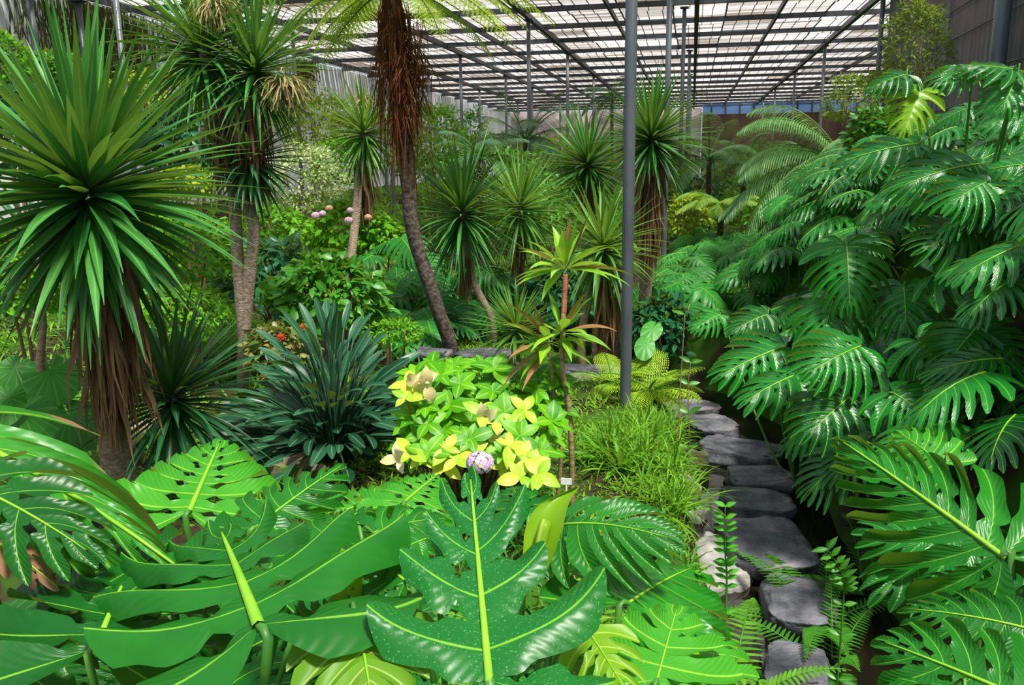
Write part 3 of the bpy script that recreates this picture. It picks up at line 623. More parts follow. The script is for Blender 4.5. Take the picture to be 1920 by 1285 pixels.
for j, y in enumerate(np.arange(10.2, 16.5, 0.95)):
    for i, x in enumerate(np.arange(0.1, 3.3, 0.8)):
        cnt += 1; x2 = x + R.uniform(-.25, .25); y2 = y + R.uniform(-.25, .25)
        fill_plant(np.array([x2, y2, float(ground(x2, y2))]), 'monstera in the low far bed right of the grey post', 'monstera in the low far bed', 9, 0.44, 0.6, 0.55, 'monstera_blue', (-0.1, -0.6, 0.5), 200 + cnt)
for (px, py, d, h) in ((770, 470, 10.5, .8), (830, 470, 11.0, .8), (800, 540, 10.0, .55), (740, 450, 11.5, .8), (880, 510, 10.6, .6), (1000, 520, 11.0, .6), (780, 580, 9.7, .35), (940, 500, 11.3, .7), (1040, 500, 11.6, .7)):
    cnt += 1; p = P(px, py, d)
    fill_plant(gz(p), 'monstera behind the leaning tree fern trunk, in front of the bushes', 'monstera behind the tree fern trunk', 11, 0.46, 0.62, max(0.35, p[2] - float(ground(p[0], p[1]))), 'monstera_blue', (0.1, -0.7, 0.5), 300 + cnt)

# ------------------------------------------------------------------ cabbage trees (cordyline)
def crown(root, c, L, n, w, mat, lo=-0.75, hi=0.98, drp=0.55, name='leaf_crown', axis=None):
    mb = MB(); d = sphere_dirs(n, lo, hi); ax = UP if axis is None else nrm(axis)
    zz = d[:, 2]; 
    if axis is not None:
        F, _ = frame((0, 0, 0), ax, (0, -1, 0.01)); d = d @ np.stack([F[:, 0], F[:, 2], F[:, 1]], 1).T
    LL = L * R.uniform(0.8, 1.08, n) * np.where(zz < -0.2, 0.92, 1)
    dr = drp * np.where(zz > 0.6, 0.2, np.where(zz > 0, 0.7, 1.2)) * R.uniform(.5, 1.4, n)
    straps(mb, c - ax * (1 - (zz[:, None] + 1) / 2) * L * 0.22 + d * 0.02, d, LL, w * R.uniform(.8, 1.15, n), dr, 7, var=np.clip(R.normal(0.45, .26, n) + 0.15 * zz, 0, 1))
    return mb.obj(name, MT[mat], root)
def skirt(root, top, length, n, rad, mat='dead', w=0.03, spread=0.35):
    mb = MB(); a = R.uniform(0, 6.28, n); out = np.stack([np.cos(a), np.sin(a), a * 0], 1); k = R.uniform(0, 1, n)
    b = top + out * (rad * (0.62 - .42 * k))[:, None] - UP * (k * length * 0.5)[:, None]
    straps(mb, b, nrm(out * spread * R.uniform(-.35, .55, n)[:, None] - UP * 0.9), length * R.uniform(.40, .68, n), w * R.uniform(.5, 1.2, n), 1.6, 6, wig=0.10)
    return mb.obj('dead_leaf_skirt', MT[mat], root)
def trunk(root, pts, r0, r1, mat='bark', name='trunk', k=16, rough=0.07):
    mb = MB(); pth = smooth_path(pts, k); tube(mb, pth, np.linspace(r0, r1, k), 12, rough=rough); return mb.obj(name, MT[mat], root)
def panicle(root, c, size, mat='straw', n=240, down=True):
    mb = MB(); d = sphere_dirs(n, -1, 0.5, .6)
    straps(mb, c + d * size * 0.12, d + np.array([0.25, 0, -0.35]), size * R.uniform(.5, 1.05, n), size * 0.035, 1.6, 5, prof=lambda t: 0.8, wig=.16)
    return mb.obj('flower_panicle', MT[mat], root)
def tree(label, px, py, d, group='cabbage trees with spiky rosettes'):
    return thing('cordyline_tree', label, 'tree', gz(P(px, py, d)), group)

# big one at the left
t = tree('large cabbage tree at the left with a huge spiky crown and long brown skirt', 215, 900, 4.9)
c = P(160, 330, 4.35); base = ROOTLOC[t.name]
trunk(t, [base - UP * .1, P(212, 840, 4.75), P(205, 640, 4.55), P(165, 400, 4.37)], .075, .06)
trunk(t, [base + np.array([.13, .05, -.1]), P(228, 850, 4.8), P(212, 700, 4.6), P(195, 560, 4.5)], .06, .05)
crown(t, c, 0.93, 250, 0.066, 'cordyline_big', -0.9, 0.99, .5)
skirt(t, P(185, 470, 4.4), 1.05, 260, 0.26, w=.035, spread=.28)
# twin-headed tall one
t = tree('tall twin-trunked cabbage tree with two crowns and a beige flower brush', 455, 735, 7.9)
base = gz(ROOTLOC[t.name])
trunk(t, [base - UP * .1, P(457, 640, 7.5), P(446, 490, 7.3), P(431, 310, 7.2), P(380, 90, 7.1)], .058, .046)
trunk(t, [P(459, 615, 7.45), P(468, 510, 7.3), P(477, 425, 7.25), P(462, 375, 7.25), P(464, 250, 7.2), P(480, 120, 7.1)], .055, .045)
crown(t, P(375, 78, 7.1), 0.86, 230, .038, 'cordyline', -.85, .98, .6)
crown(t, P(478, 115, 7.0), 0.74, 200, .036, 'cordyline', -.9, .98, .6)
crown(t, P(468, 288, 7.15), 0.56, 130, .040, 'cordyline_dark', -.98, .6, .6)
skirt(t, P(410, 165, 7.05), 0.95, 150, .22, w=.028)
skirt(t, P(462, 175, 7.0), 0.95, 150, .22, w=.028)
panicle(t, P(532, 148, 6.8), .30); panicle(t, P(398, 0, 6.8), .28)
# low dark one
t = tree('low dark spiky rosette in front of the brown-skirted tree base', 322, 850, 5.4)
trunk(t, [ROOTLOC[t.name] - UP * .1, P(322, 745, 5.1)], .05, .04, k=6)
crown(t, P(322, 730, 5.0), 0.70, 150, .040, 'cordyline_dark', -.7, .97, .6)
# thin stem at the far left
t = tree('slender bare stem with a small leaf tuft at the left edge', 76, 805, 5.2)
trunk(t, [ROOTLOC[t.name] - UP * .1, P(76, 720, 5.2), P(80, 610, 5.2), P(74, 470, 5.25)], .026, .022, 'cane')
crown(t, P(72, 450, 5.25), 0.6, 50, .04, 'cordyline_dark', -.6, .9, .9)
# mid-left pale-skirted one
t = tree('slim cabbage tree behind the oval-leaved bush with drooping yellowing leaves', 655, 540, 12.4)
trunk(t, [ROOTLOC[t.name] - UP * .1, P(655, 520, 12), P(668, 400, 12), P(680, 250, 12)], .07, .055)
crown(t, P(682, 240, 12), 0.84, 190, .040, 'cordyline_light', -.97, .95, .7)
skirt(t, P(680, 300, 12), .95, 110, .2); panicle(t, P(683, 180, 11.9), .28, 'straw', 140)
# the two rosettes in the middle
t = tree('broad spiky rosette on a thin leaning trunk, left of the two in the middle', 925, 605, 9.6)
trunk(t, [ROOTLOC[t.name] - UP * .1, P(920, 595, 9.5), P(885, 520, 9.4), P(868, 400, 9.3)], .045, .04)
crown(t, P(866, 388, 9.3), 0.86, 250, .036, 'cordyline', -.97, .98, .45); skirt(t, P(872, 470, 9.3), .6, 50, .13)
t = tree('spiky rosette partly behind the broad one, its short skirt hanging brown', 975, 545, 10.6)
trunk(t, [ROOTLOC[t.name] - UP * .1, P(974, 520, 10.5), P(972, 380, 10.4)], .055, .045)
crown(t, P(975, 382, 10.4), 0.84, 210, .036, 'cordyline_light', -.9, .98, .5); skirt(t, P(974, 430, 10.4), .75, 70, .15)
t = tree('narrow upright spiky crown with a copper skirt, left of the nearest post', 1100, 480, 11.6)
trunk(t, [ROOTLOC[t.name] - UP * .1, P(1098, 420, 11.4), P(1102, 300, 11.3)], .07, .055)
crown(t, P(1102, 298, 11.2), 0.84, 210, .038, 'cordyline', -.7, .98, .4); skirt(t, P(1102, 325, 11.2), .85, 110, .2)
t = tree('tall dark spiky crown with a thick shaggy skirt, just right of the nearest post', 1212, 560, 10.6)
trunk(t, [ROOTLOC[t.name] - UP * .1, P(1212, 470, 10.2), P(1222, 260, 10.0)], .09, .07)
crown(t, P(1222, 250, 9.9), 0.80, 260, .036, 'cordyline', -.75, .985, .4); skirt(t, P(1220, 300, 9.9), 1.35, 240, .22)
t = tree('spiky rosette low behind the nearest post, on two bare poles of trunk', 1100, 725, 8.3)
trunk(t, [ROOTLOC[t.name] - UP * .1, P(1090, 640, 8.2), P(1118, 470, 8.1)], .045, .04, 'cane')
trunk(t, [ROOTLOC[t.name] + np.array([.14, 0, -.1]), P(1117, 640, 8.2), P(1140, 470, 8.1)], .042, .038, 'cane')
crown(t, P(1130, 455, 8.0), 0.68, 150, .042, 'cordyline_light', -.97, .97, .9); skirt(t, P(1140, 520, 8.0), .85, 90, .18)
t = tree('fine-bladed low rosette beside the stream ledge, below the broad rosette', 965, 660, 8.4)
trunk(t, [ROOTLOC[t.name] - UP * .1, P(968, 620, 8.3)], .05, .04, k=5)
crown(t, P(968, 610, 8.2), 0.52, 150, .024, 'cordyline_light', -.45, .97, .35)

# ------------------------------------------------------------------ tree fern with hanging roots
t = thing('tree_fern', 'tree fern with a leaning dark trunk and a red-brown hanging fringe', 'tree', gz(P(852, 672, 9.3)))
trunk(t, [ROOTLOC[t.name] - UP * .1, P(846, 650, 9.1), P(800, 520, 8.9), P(772, 420, 8.8), P(763, 320, 8.7), P(755, 200, 8.6), P(738, 60, 8.55), P(735, -60, 8.5)], .075, .075, 'bark_dark', k=30, rough=.16)
def fringe(root):
    mb = MB(); n = 420; cs = smooth_path([P(732, -50, 8.5), P(742, 60, 8.5), P(750, 180, 8.5), P(757, 330, 8.6)], 60)
    k = (R.uniform(0, 1, n) ** 1.2 * 46).astype(int); a = R.uniform(0, 6.28, n); out = np.stack([np.cos(a), np.sin(a), 0 * a], 1)
    rad = R.uniform(.05, .20, n) * np.clip(0.35 + k / 26.0, 0, 1)
    b = cs[k] + out * rad[:, None]
    straps(mb, b, nrm(out * R.uniform(-.05, .14, n)[:, None] - UP), R.uniform(.35, 1.05, n), R.uniform(.008, .024, n), 1.0, 9, prof=lambda t: 1 - .7 * t, wig=.10)
    m = 260; k = R.integers(18, 48, m); a = R.uniform(0, 6.28, m); out = np.stack([np.cos(a), np.sin(a), 0 * a], 1)
    straps(mb, cs[k] + out * R.uniform(.12, .26, m)[:, None], nrm(out * .8 - UP * R.uniform(.2, 1, m)[:, None]), R.uniform(.10, .30, m), .010, 1.6, 5, prof=lambda t: 1 - .6 * t, wig=.3)
    # twiggy tuft that hangs out to the right
    m = 130; b = P(782, 110, 8.45) + R.normal(0, 1, (m, 3)) * [.04, .05, .22]
    straps(mb, b, nrm(R.normal(0, .25, (m, 3)) - UP), R.uniform(.15, .6, m), .012, .8, 6, prof=lambda t: 1 - .6 * t, wig=.22)
    mb.obj('hanging_root_fringe', MT['dead_red'], root)
fringe(t)
def frond_bi(mb, base, d, L, np_=26, droop=.8, wide=.42, nl=12, var=.5):
    """twice-divided frond: rib, side ribs, leaflets"""
    d = nrm(d); side = nrm(np.cross(d, UP)); p = np.array(base, float); pts = []; ds = []
    for i in range(np_ + 1):
        pts.append(p.copy()); ds.append(d.copy()); p = p + d * L / np_; d = nrm(d - UP * droop / np_ * (0.5 + i / np_))
    tube(mb, pts, np.linspace(.012, .003, np_ + 1), 5, 1)
    B = []; D = []; LL = []; WW = []
    for i in range(3, np_ + 1):
        tt = i / np_; l = wide * L * math.sin(math.pi * min(1, (tt * 0.92 + .06))) ** 0.7 * .5
        for s in (-1, 1):
            dd = nrm(side * s + ds[i] * 0.45 - UP * .12); n = nrm(np.cross(dd, ds[i]) * s); k = max(3, int(nl * l / (wide * L * .5) + .5))
            for j in range(k + 1):
                u = j / (k + .01); b = pts[i] + dd * l * u - UP * 0.10 * l * u * u; w = .17 * l * (1 - u * .8) + 0.004
                for s2 in (-1, 1):
                    B.append(b); D.append(nrm(ds[i] * s2 + dd * .45 - UP * .25)); LL.append(w); WW.append(max(.006, l / (k + 1) * .85))
    straps(mb, B, D, np.array(LL), np.array(WW), .3, 1, 0.05, prof=lambda t: 1 - .55 * t, var=np.clip(R.normal(var, .2, len(B)), 0, 1))
cr = P(736, -30, 8.5)
for i, (az, el, L, dr) in enumerate(((178, 4, 1.45, 1.3), (198, -18, 1.1, 1.2), (168, -22, 1.2, 1.0), (222, -8, 1.2, 1.5), (258, 24, 1.5, 1.3), (286, 20, 1.4, 1.4), (-40, -12, 1.1, 1.3), (-8, 6, 1.6, 1.25), (8, 10, 1.75, 1.15), (16, -16, 1.3, 1.1), (40, 8, 1.5, 1.4), (90, 20, 1.5, 1.4), (135, 10, 1.5, 1.4), (184, 22, 1.7, 1.5), (-4, 24, 1.9, 1.5))):
    a, e = math.radians(az), math.radians(el); mb = MB()
    frond_bi(mb, cr, (math.cos(a) * math.cos(e), math.sin(a) * math.cos(e), math.sin(e)), L, droop=dr); mb.obj('frond', [MT['treefern'], MT['bark_dark']], t)

# ------------------------------------------------------------------ palms
def palm_frond(mb, base, d, L, droop, n=44, ll=.32, w=.022, hang=.7):
    d = nrm(d); p = np.array(base, float); pts = []; ds = []
    for i in range(n + 1): pts.append(p.copy()); ds.append(d.copy()); p = p + d * L / n; d = nrm(d - UP * droop / n * (.35 + 1.3 * i / n))
    tube(mb, pts, np.linspace(.016, .004, n + 1), 5, 1); B = []; D = []; LL = []
    side = nrm(np.cross(nrm(np.array(d) * [1, 1, 0] + 1e-6), UP))
    for i in range(n // 6, n + 1):
        tt = i / n; l = ll * math.sin(math.pi * min(1, .12 + .86 * tt)) ** .6
        for s in (-1, 1): B.append(pts[i]); D.append(nrm(side * s * (1 - .3 * hang) + ds[i] * .55 + UP * (.15 - .45 * hang))); LL.append(l * R.uniform(.9, 1.08))
    straps(mb, B, D, np.array(LL), w, 1.0 * hang + .3, 4, .12, var=np.clip(R.normal(.5, .2, len(B)), 0, 1))
def palm(label, px, py, d, L, az_el, mat='palm', droop=1.4, hang=.7, ll=.32, matx=None):
    c = P(px, py, d); t = thing('palm', label, 'palm', gz(c), 'palms')
    g = ROOTLOC[t.name]
    if c[2] - g[2] > .2: trunk(t, [g - UP * .1, (g + c) / 2, c], .07, .05, 'bark_dark', k=8)
    for i, (az, el) in enumerate(az_el):
        a, e = math.radians(az), math.radians(el); mb = MB()
        palm_frond(mb, c, (math.cos(a) * math.cos(e), math.sin(a) * math.cos(e), math.sin(e)), L * R.uniform(.85, 1.1), droop * R.uniform(.8, 1.15), ll=ll, hang=hang)
        o = mb.obj('frond', [MT[(matx or {}).get(i, mat)], MT['ribdark']], t)
        if matx and i in matx: o['label'] = 'yellowing frond'
palm('arching palm on the right with combed drooping fronds against the brown wall', 1588, 312, 12.6, 2.1,
     [(183, 35), (195, 12), (205, 48), (170, 60), (215, -2), (235, 20), (190, -20), (20, 40), (-20, 25), (260, 40), (150, 50), (225, -25), (188, 52), (200, 28), (212, 8), (180, 4), (245, -8)], 'palm', 1.7, 1.0, .50, {6: 'palm_y', 11: 'palm_y'})
palm('bluish bushy palm in the middle distance left of the narrow upright crown', 985, 262, 18, 1.5,
     [(a, e) for a, e in zip(range(0, 360, 24), [50, 25, 60, 15, 40, 5, 55, 20, 45, 10, 60, 25, 35, 5, 50])], 'palm_blue', 1.3, .6, .34)
palm('dark palm far right of the nearest post between two posts', 1330, 300, 17, 1.5,
     [(a, e) for a, e in zip(range(5, 365, 26), [45, 20, 60, 10, 40, 0, 55, 20, 40, 5, 60, 25, 35, 5])], 'palm', 1.5, .7, .36)
palm('small low palm with yellowing fronds in the far right bed', 1352, 385, 15, .85, [(170, 40), (200, 20), (230, 35), (260, 15), (290, 30), (330, 25), (20, 35), (140, 40)], 'palm_y', 1.7, .8, .25)
palm('grey-green palm behind the far bed, right of the dark palm', 1395, 310, 20, 1.4, [(a, e) for a, e in zip(range(0, 360, 30), [50, 20, 60, 15, 40, 5, 55, 20, 45, 10, 60, 25])], 'palm', 1.5, .7, .34)
palm('tall distant palm whose dark head touches the roof left of the nearest post', 1148, 178, 30, 1.5, [(a, e) for a, e in zip(range(0, 360, 30), [30, -10, 50, 0, 20, -20, 40, 0, 30, -10, 50, 0])], 'palm_blue', 1.9, .8, .4)
palm('pale palm among the cabbage trees behind the broad rosette', 900, 300, 15, 1.1, [(a, e) for a, e in zip(range(10, 370, 36), [45, 20, 60, 10, 40, 0, 55, 20, 40, 5])], 'palm_blue', 1.5, .7, .3)

# ------------------------------------------------------------------ shrubs
def shrub(label, px, py, d, rx, ry, mat, n, ll, lw=.5, name='shrub', cat='shrub', stems=5, flat=.5, group=None, up=.5, curl=.35, dark=None):
    c = P(px, py, d); s = d / FPX; ax, az = rx * s, ry * s; t = thing(name, label, cat, gz(c), group); g = ROOTLOC[t.name]
    q = nrm(R.normal(0, 1, (n, 3))); q[:, 2] = np.where(q[:, 2] < -.75, -q[:, 2], q[:, 2]); r = R.uniform(.55, 1.0, n) ** .5
    lump = 1 + .16 * np.sin(q[:, 0] * 5 + px) * np.cos(q[:, 2] * 6 + py) + .1 * np.sin(q[:, 1] * 9 + px)
    b = c + q * (r * lump)[:, None] * [ax, ax * .9, az]
    b[:, 2] = np.maximum(b[:, 2], ground(b[:, 0], b[:, 1]) + .02)
    dirs = nrm(q * [1, 1, .5] + R.normal(0, .55, (n, 3)) - UP * .15); nor = nrm(q * .6 + UP * up + R.normal(0, .3, (n, 3)))
    mb = MB(); L = ll * R.uniform(.65, 1.15, n); ovates(mb, b, dirs, nor, L, L * lw, curl, 3)
    mb.obj('foliage', MT[mat], t); mb = MB()
    for i in range(stems):
        a = i * 2.4; e = c + np.array([math.cos(a) * ax * .5, math.sin(a) * ax * .5, az * .2])
        tube(mb, smooth_path([g + np.array([math.cos(a), math.sin(a), -.6]) * .08, (g + e) / 2 + R.normal(0, .03, 3), e], 7), np.linspace(.02, .008, 7), 5)
    mb.obj('stems', MT['twig'], t); return t
shrub('rounded bush of glossy mid-green oval leaves left of the tree fern trunk', 618, 555, 8.8, 105, 72, 'sh_mid', 900, .15, .55)
shrub('dark bluish-green layered bush behind the twin trunk', 505, 512, 9.6, 100, 58, 'sh_dark', 700, .17, .42)
shrub('cream-variegated weeping shrub behind the twin-trunked cabbage tree', 575, 345, 14, 75, 72, 'sh_var', 2600, .075, .45)
hs = shrub('far green hydrangea bush carrying pink and lilac flower heads', 650, 432, 12.8, 78, 50, 'sh_bright', 800, .15, .6, name='hydrangea_bush')
shrub('bright green leafy bush right of the slim cabbage tree trunk', 712, 448, 12.5, 45, 45, 'sh_bright', 500, .13, .55)
shrub('low light-green bush beside the twin trunk, below the variegated shrub', 515, 425, 12.0, 60, 36, 'sh_bright', 500, .12, .5)
shrub('yellow-green feathery hedge below the white wall, right of the twin crowns', 600, 235, 20, 85, 55, 'sh_yel', 2600, .12, .4)
shrub('lush green bush between the variegated shrub and the slim cabbage tree', 640, 310, 17, 60, 50, 'sh_bright', 1100, .13, .5)
shrub('bright lime bush right of the hanging root fringe', 815, 270, 19, 72, 75, 'sh_bright', 2200, .12, .45)
shrub('yellowish hedge in front of the left wall above the big spiky crown', 300, 175, 17, 130, 36, 'sh_yel', 1800, .12, .45)
shrub('dark leafy bush at the wall foot behind the big crown', 100, 160, 14, 75, 55, 'sh_mid', 1200, .15, .5)
shrub('bright green bush at the upper left edge', 2, 120, 13, 42, 60, 'sh_bright', 900, .14, .5)
shrub('deep green bush seen through the big crown at the left', 60, 260, 12, 110, 90, 'sh_dark', 1300, .18, .5)
shrub('blue-green bush between the big crown and the twin trunk', 345, 265, 12, 85, 70, 'sh_dark', 1100, .18, .5)
shrub('yellow-leaved bush low behind the twin trunk on the left side', 345, 345, 11, 60, 26, 'sh_yel', 500, .14, .4)
shrub('bright green bed of foliage behind the big spiky crown', 340, 470, 8.8, 110, 62, 'sh_bright', 1500, .11, .45)
shrub('bright green leafy bed at the left edge behind the thin stem', 40, 520, 7.4, 100, 85, 'sh_bright', 1300, .12, .5)
shrub('green bed of small leaves right of the brown skirt', 330, 590, 7.6, 100, 50, 'sh_bright', 900, .10, .45)
shrub('dark bush behind the fine-bladed rosette and the stream ledge', 1060, 560, 10.4, 90, 60, 'sh_dark', 900, .14, .45)
shrub('green thicket behind the rosettes in the middle distance', 930, 325, 16, 100, 45, 'sh_mid', 1300, .14, .45)
shrub('green thicket behind the narrow upright crown', 1060, 400, 14, 110, 60, 'sh_mid', 1500, .13, .45)
shrub('feathery dark green conifer-like bush near the far wall', 888, 255, 24, 22, 52, 'sh_mid', 700, .16, .25)
shrub('yellow-green clump left of the low palm in the far bed', 1290, 405, 16, 45, 40, 'sh_yel', 800, .12, .45)
shrub('lime bed of foliage beyond the far monstera bed', 1420, 395, 17, 90, 32, 'sh_bright', 1400, .12, .5)
shrub('dark thicket under the arching palm', 1530, 400, 12.5, 110, 50, 'sh_mid', 1500, .15, .5)
shrub('far dark thicket between the middle posts', 1290, 345, 22, 70, 50, 'sh_dark', 1100, .16, .45)
shrub('far green thicket below the brown wall', 1450, 330, 24, 130, 55, 'sh_mid', 1700, .18, .45)
shrub('far green thicket in front of the mauve wall', 900, 300, 27, 190, 45, 'sh_mid', 2000, .2, .45)
shrub('yellowish far thicket beside the bluish palm', 1060, 300, 28, 110, 40, 'sh_yel', 1200, .18, .4)
shrub('olive climber draped over the end of the streaked wall', 1715, 110, 12.5, 62, 105, 'sh_olive', 3200, .085, .28, name='climber', cat='climber')
shrub('olive sprays of climber hanging above the arching palm', 1620, 190, 13, 75, 52, 'sh_olive', 1500, .10, .28, name='climber', cat='climber')
shrub('dark green bush between the arching palm and the bank', 1660, 300, 11, 70, 90, 'sh_mid', 1100, .17, .5)
shrub('reddish-leaved begonia clump with small red flowers beside the twin trunk', 525, 655, 7.3, 62, 40, 'sh_red', 700, .075, .8, name='begonia', cat='flower')
shrub('small bright fern-like bush at the foot of the tree fern', 735, 625, 8.6, 60, 26, 'sh_bright', 900, .06, .4)
shrub('dark low undergrowth right of the nearest post by the pool', 1235, 620, 8.8, 55, 60, 'sh_dark', 500, .15, .5)
# red blossoms above the begonia
t = thing('begonia_flowers', 'three small red blossoms standing above the begonia clump', 'flower', gz(P(525, 690, 7.1)))
for px, py in ((527, 634), (568, 616), (497, 705)):
    p = P(px, py, 6.9); mb = MB(); d = sphere_dirs(26, -.4, 1); ovates(mb, p + d * .008, d, UP + d * .2, .035, .03); mb.obj('blossom', MT['red'], t)
    mb = MB(); tube(mb, smooth_path([p, (p + ROOTLOC[t.name]) / 2 + R.normal(0, .03, 3), ROOTLOC[t.name]], 6), .004, 5); mb.obj('flower_stalk', MT['ribdark'], t)
def flower_head(root, p, r, mat, lab):
    mb = MB(); d = sphere_dirs(130, -.55, 1, .3); B = []; D = []; Nn = []
    for q in d:
        u = nrm(np.cross(q, (0.3, .2, 1))); v = np.cross(q, u)
        for k_ in range(4): a = k_ * 1.571; B.append(p + q * r * [1, 1, .8]); D.append(u * math.cos(a) + v * math.sin(a) + q * .15); Nn.append(q)
    ovates(mb, B, D, Nn, r * .24, r * .24, .2, 2); o = mb.obj('flower_head', MT[mat], root); o['label'] = lab
for px, py, r, m, l in ((592, 405, 8.5, 'pink', 'pink flower head'), (605, 401, 7, 'lilac', 'lilac flower head'), (617, 391, 7, 'peach', 'faded peach flower head'), (657, 395, 7, 'pink', 'pink flower head'), (654, 414, 8.5, 'pink', 'pink flower head'), (690, 408, 7, 'peach', 'pale pink flower head')):
    flower_head(hs, P(px, py, 11.7), r * 11.7 / FPX, m, l)

# ------------------------------------------------------------------ hydrangea in the middle
def hydrangea():
    t = thing('hydrangea_bush', 'yellow-green hydrangea in the middle with yellow leaves along its front', 'shrub', gz(P(880, 850, 5.2)))
    g = ROOTLOC[t.name]; G_ = MB(); Y_ = MB(); S_ = MB(); C_ = MB()
    spots = []
    for px, py, d in [(x, y, 5.15 - (y - 670) * .0028) for y in (684, 706, 728, 750, 772, 796, 822, 846) for x in np.linspace(772 + max(0, (720 - y)) * .9, 1036 - (y > 780) * 15, 9)]:
        spots.append((px + R.uniform(-14, 14), py + R.uniform(-12, 12), d + R.uniform(-.12, .2), 'g'))
    for px, py in ((772, 722), (760, 745), (748, 862), (770, 848), (795, 855), (815, 838), (838, 842), (855, 862), (832, 874), (862, 845), (880, 850), (935, 862), (955, 835), (970, 865), (985, 850), (1000, 870), (940, 880), (905, 775), (930, 790), (985, 770), (1010, 890), (975, 895)):
        spots.append((px, py, 4.75 + R.uniform(-.1, .1) - (py - 760) * .002, 'y'))  # yellow-coloured leaf whorls, mostly low along the front
    for px, py, d, k_ in spots:
        p = P(px, py, d); m = 4 if k_ == 'y' else 6; a = R.uniform(0, 6.28) + np.arange(m) * 6.28 / m + R.normal(0, .2, m)
        ax = nrm(UP + (p - g - UP * .3) * [1, 1, 0] * .9 + tocam(p) * .55); u = nrm(np.cross(ax, (0.2, 1, .1))); v = np.cross(ax, u)
        D = np.cos(a)[:, None] * u + np.sin(a)[:, None] * v + ax * R.uniform(.05, .5, m)[:, None]
        L = R.uniform(.08, .150, m) * (1.05 if k_ == 'g' else .95)
        mbs = G_ if k_ == 'g' else (Y_ if R.random() > .04 else C_)
        ovates(mbs, np.repeat(p[None], m, 0), D, np.repeat(ax[None], m, 0) + R.normal(0, .12, (m, 3)), L, L * .60, .35, 7, cup=.14, wave=.05, prof=lambda t: np.clip(np.sin(np.pi * (t * .97 + .015)) ** .8 * (1.12 - .45 * t), .03, 1))
        tube(S_, smooth_path([g + (p - g) * [.25, .25, 0], (p + g) / 2 * [1, 1, 1] + (p - g) * [.2, .2, 0], p], 6), np.linspace(.009, .005, 6), 5)
    for px, py in ((785, 712), (908, 785), (800, 722), (915, 812)):
        p = P(px, py, 4.72); m = 3; D = nrm(R.normal(0, 1, (m, 3)) + tocam(p) * .4); ovates(C_, np.repeat(p[None], m, 0), D, np.repeat(tocam(p)[None], m, 0), .12, .075, .8, 5, wave=.2)
    G_.obj('foliage', MT['hyd'], t); o = Y_.obj('yellow_leaves', MT['hyd_y'], t); o['label'] = 'yellow leaves'
    o = C_.obj('withered_leaves', MT['hyd_c'], t); o['label'] = 'cream withered leaves'; S_.obj('stems', MT['twig'], t)
    flower_head(t, P(900, 868, 4.35), .070, 'lilac', 'pale lilac flower head')
hydrangea()

# ------------------------------------------------------------------ dark paddle-leaved clump
def paddles(label, px, py, d, n, rad, hgt, ll, mat='strel', name='bird_of_paradise', seed=1):
    t = thing(name, label, 'plant', gz(P(px, py, d))); g = ROOTLOC[t.name]; B_ = MB(); S_ = MB()
    for i in range(n):
        a = i * 2.39996; rr = math.sqrt((i + .5) / n); out = np.array([math.cos(a), math.sin(a), 0]); h = hgt * (1 - .72 * rr ** 1.6) * R.uniform(.30, 1.08)
        e = g + out * rad * rr * R.uniform(.85, 1.1) + UP * h; s0 = g + out * .22 * rr * rad
        pth = smooth_path([s0, (s0 + e) / 2 + UP * .06 + out * -.02, e], 7); tube(S_, pth, np.linspace(.010, .007, 7), 5)
        d0 = nrm(pth[-1] - pth[-2] + out * .2 * rr + UP * .03 + R.normal(0, .02, 3)); L = ll * R.uniform(.75, 1.1)
        fac = nrm(UP * .55 - out * .5 + tocam(e) * .5 + R.normal(0, .28, 3))
        ovates(B_, [e], [d0], [fac], L, L * R.uniform(.20, .27), R.uniform(.05, .45), 8, cup=.30, prof=lambda t: np.clip(np.sin(np.pi * (t * .96 + .02)) ** .55, .04, 1))
    B_.obj('paddle_leaves', MT[mat], t); S_.obj('leaf_stalks', MT['strel_stalk'], t); return t
paddles('dense clump of dark blue-green paddle leaves left of the yellow hydrangea', 632, 868, 6.0, 230, .62, .90, .30)
paddles('small far clump of grey-green paddle leaves behind the dark bush', 505, 455, 11, 34, .45, .75, .36)

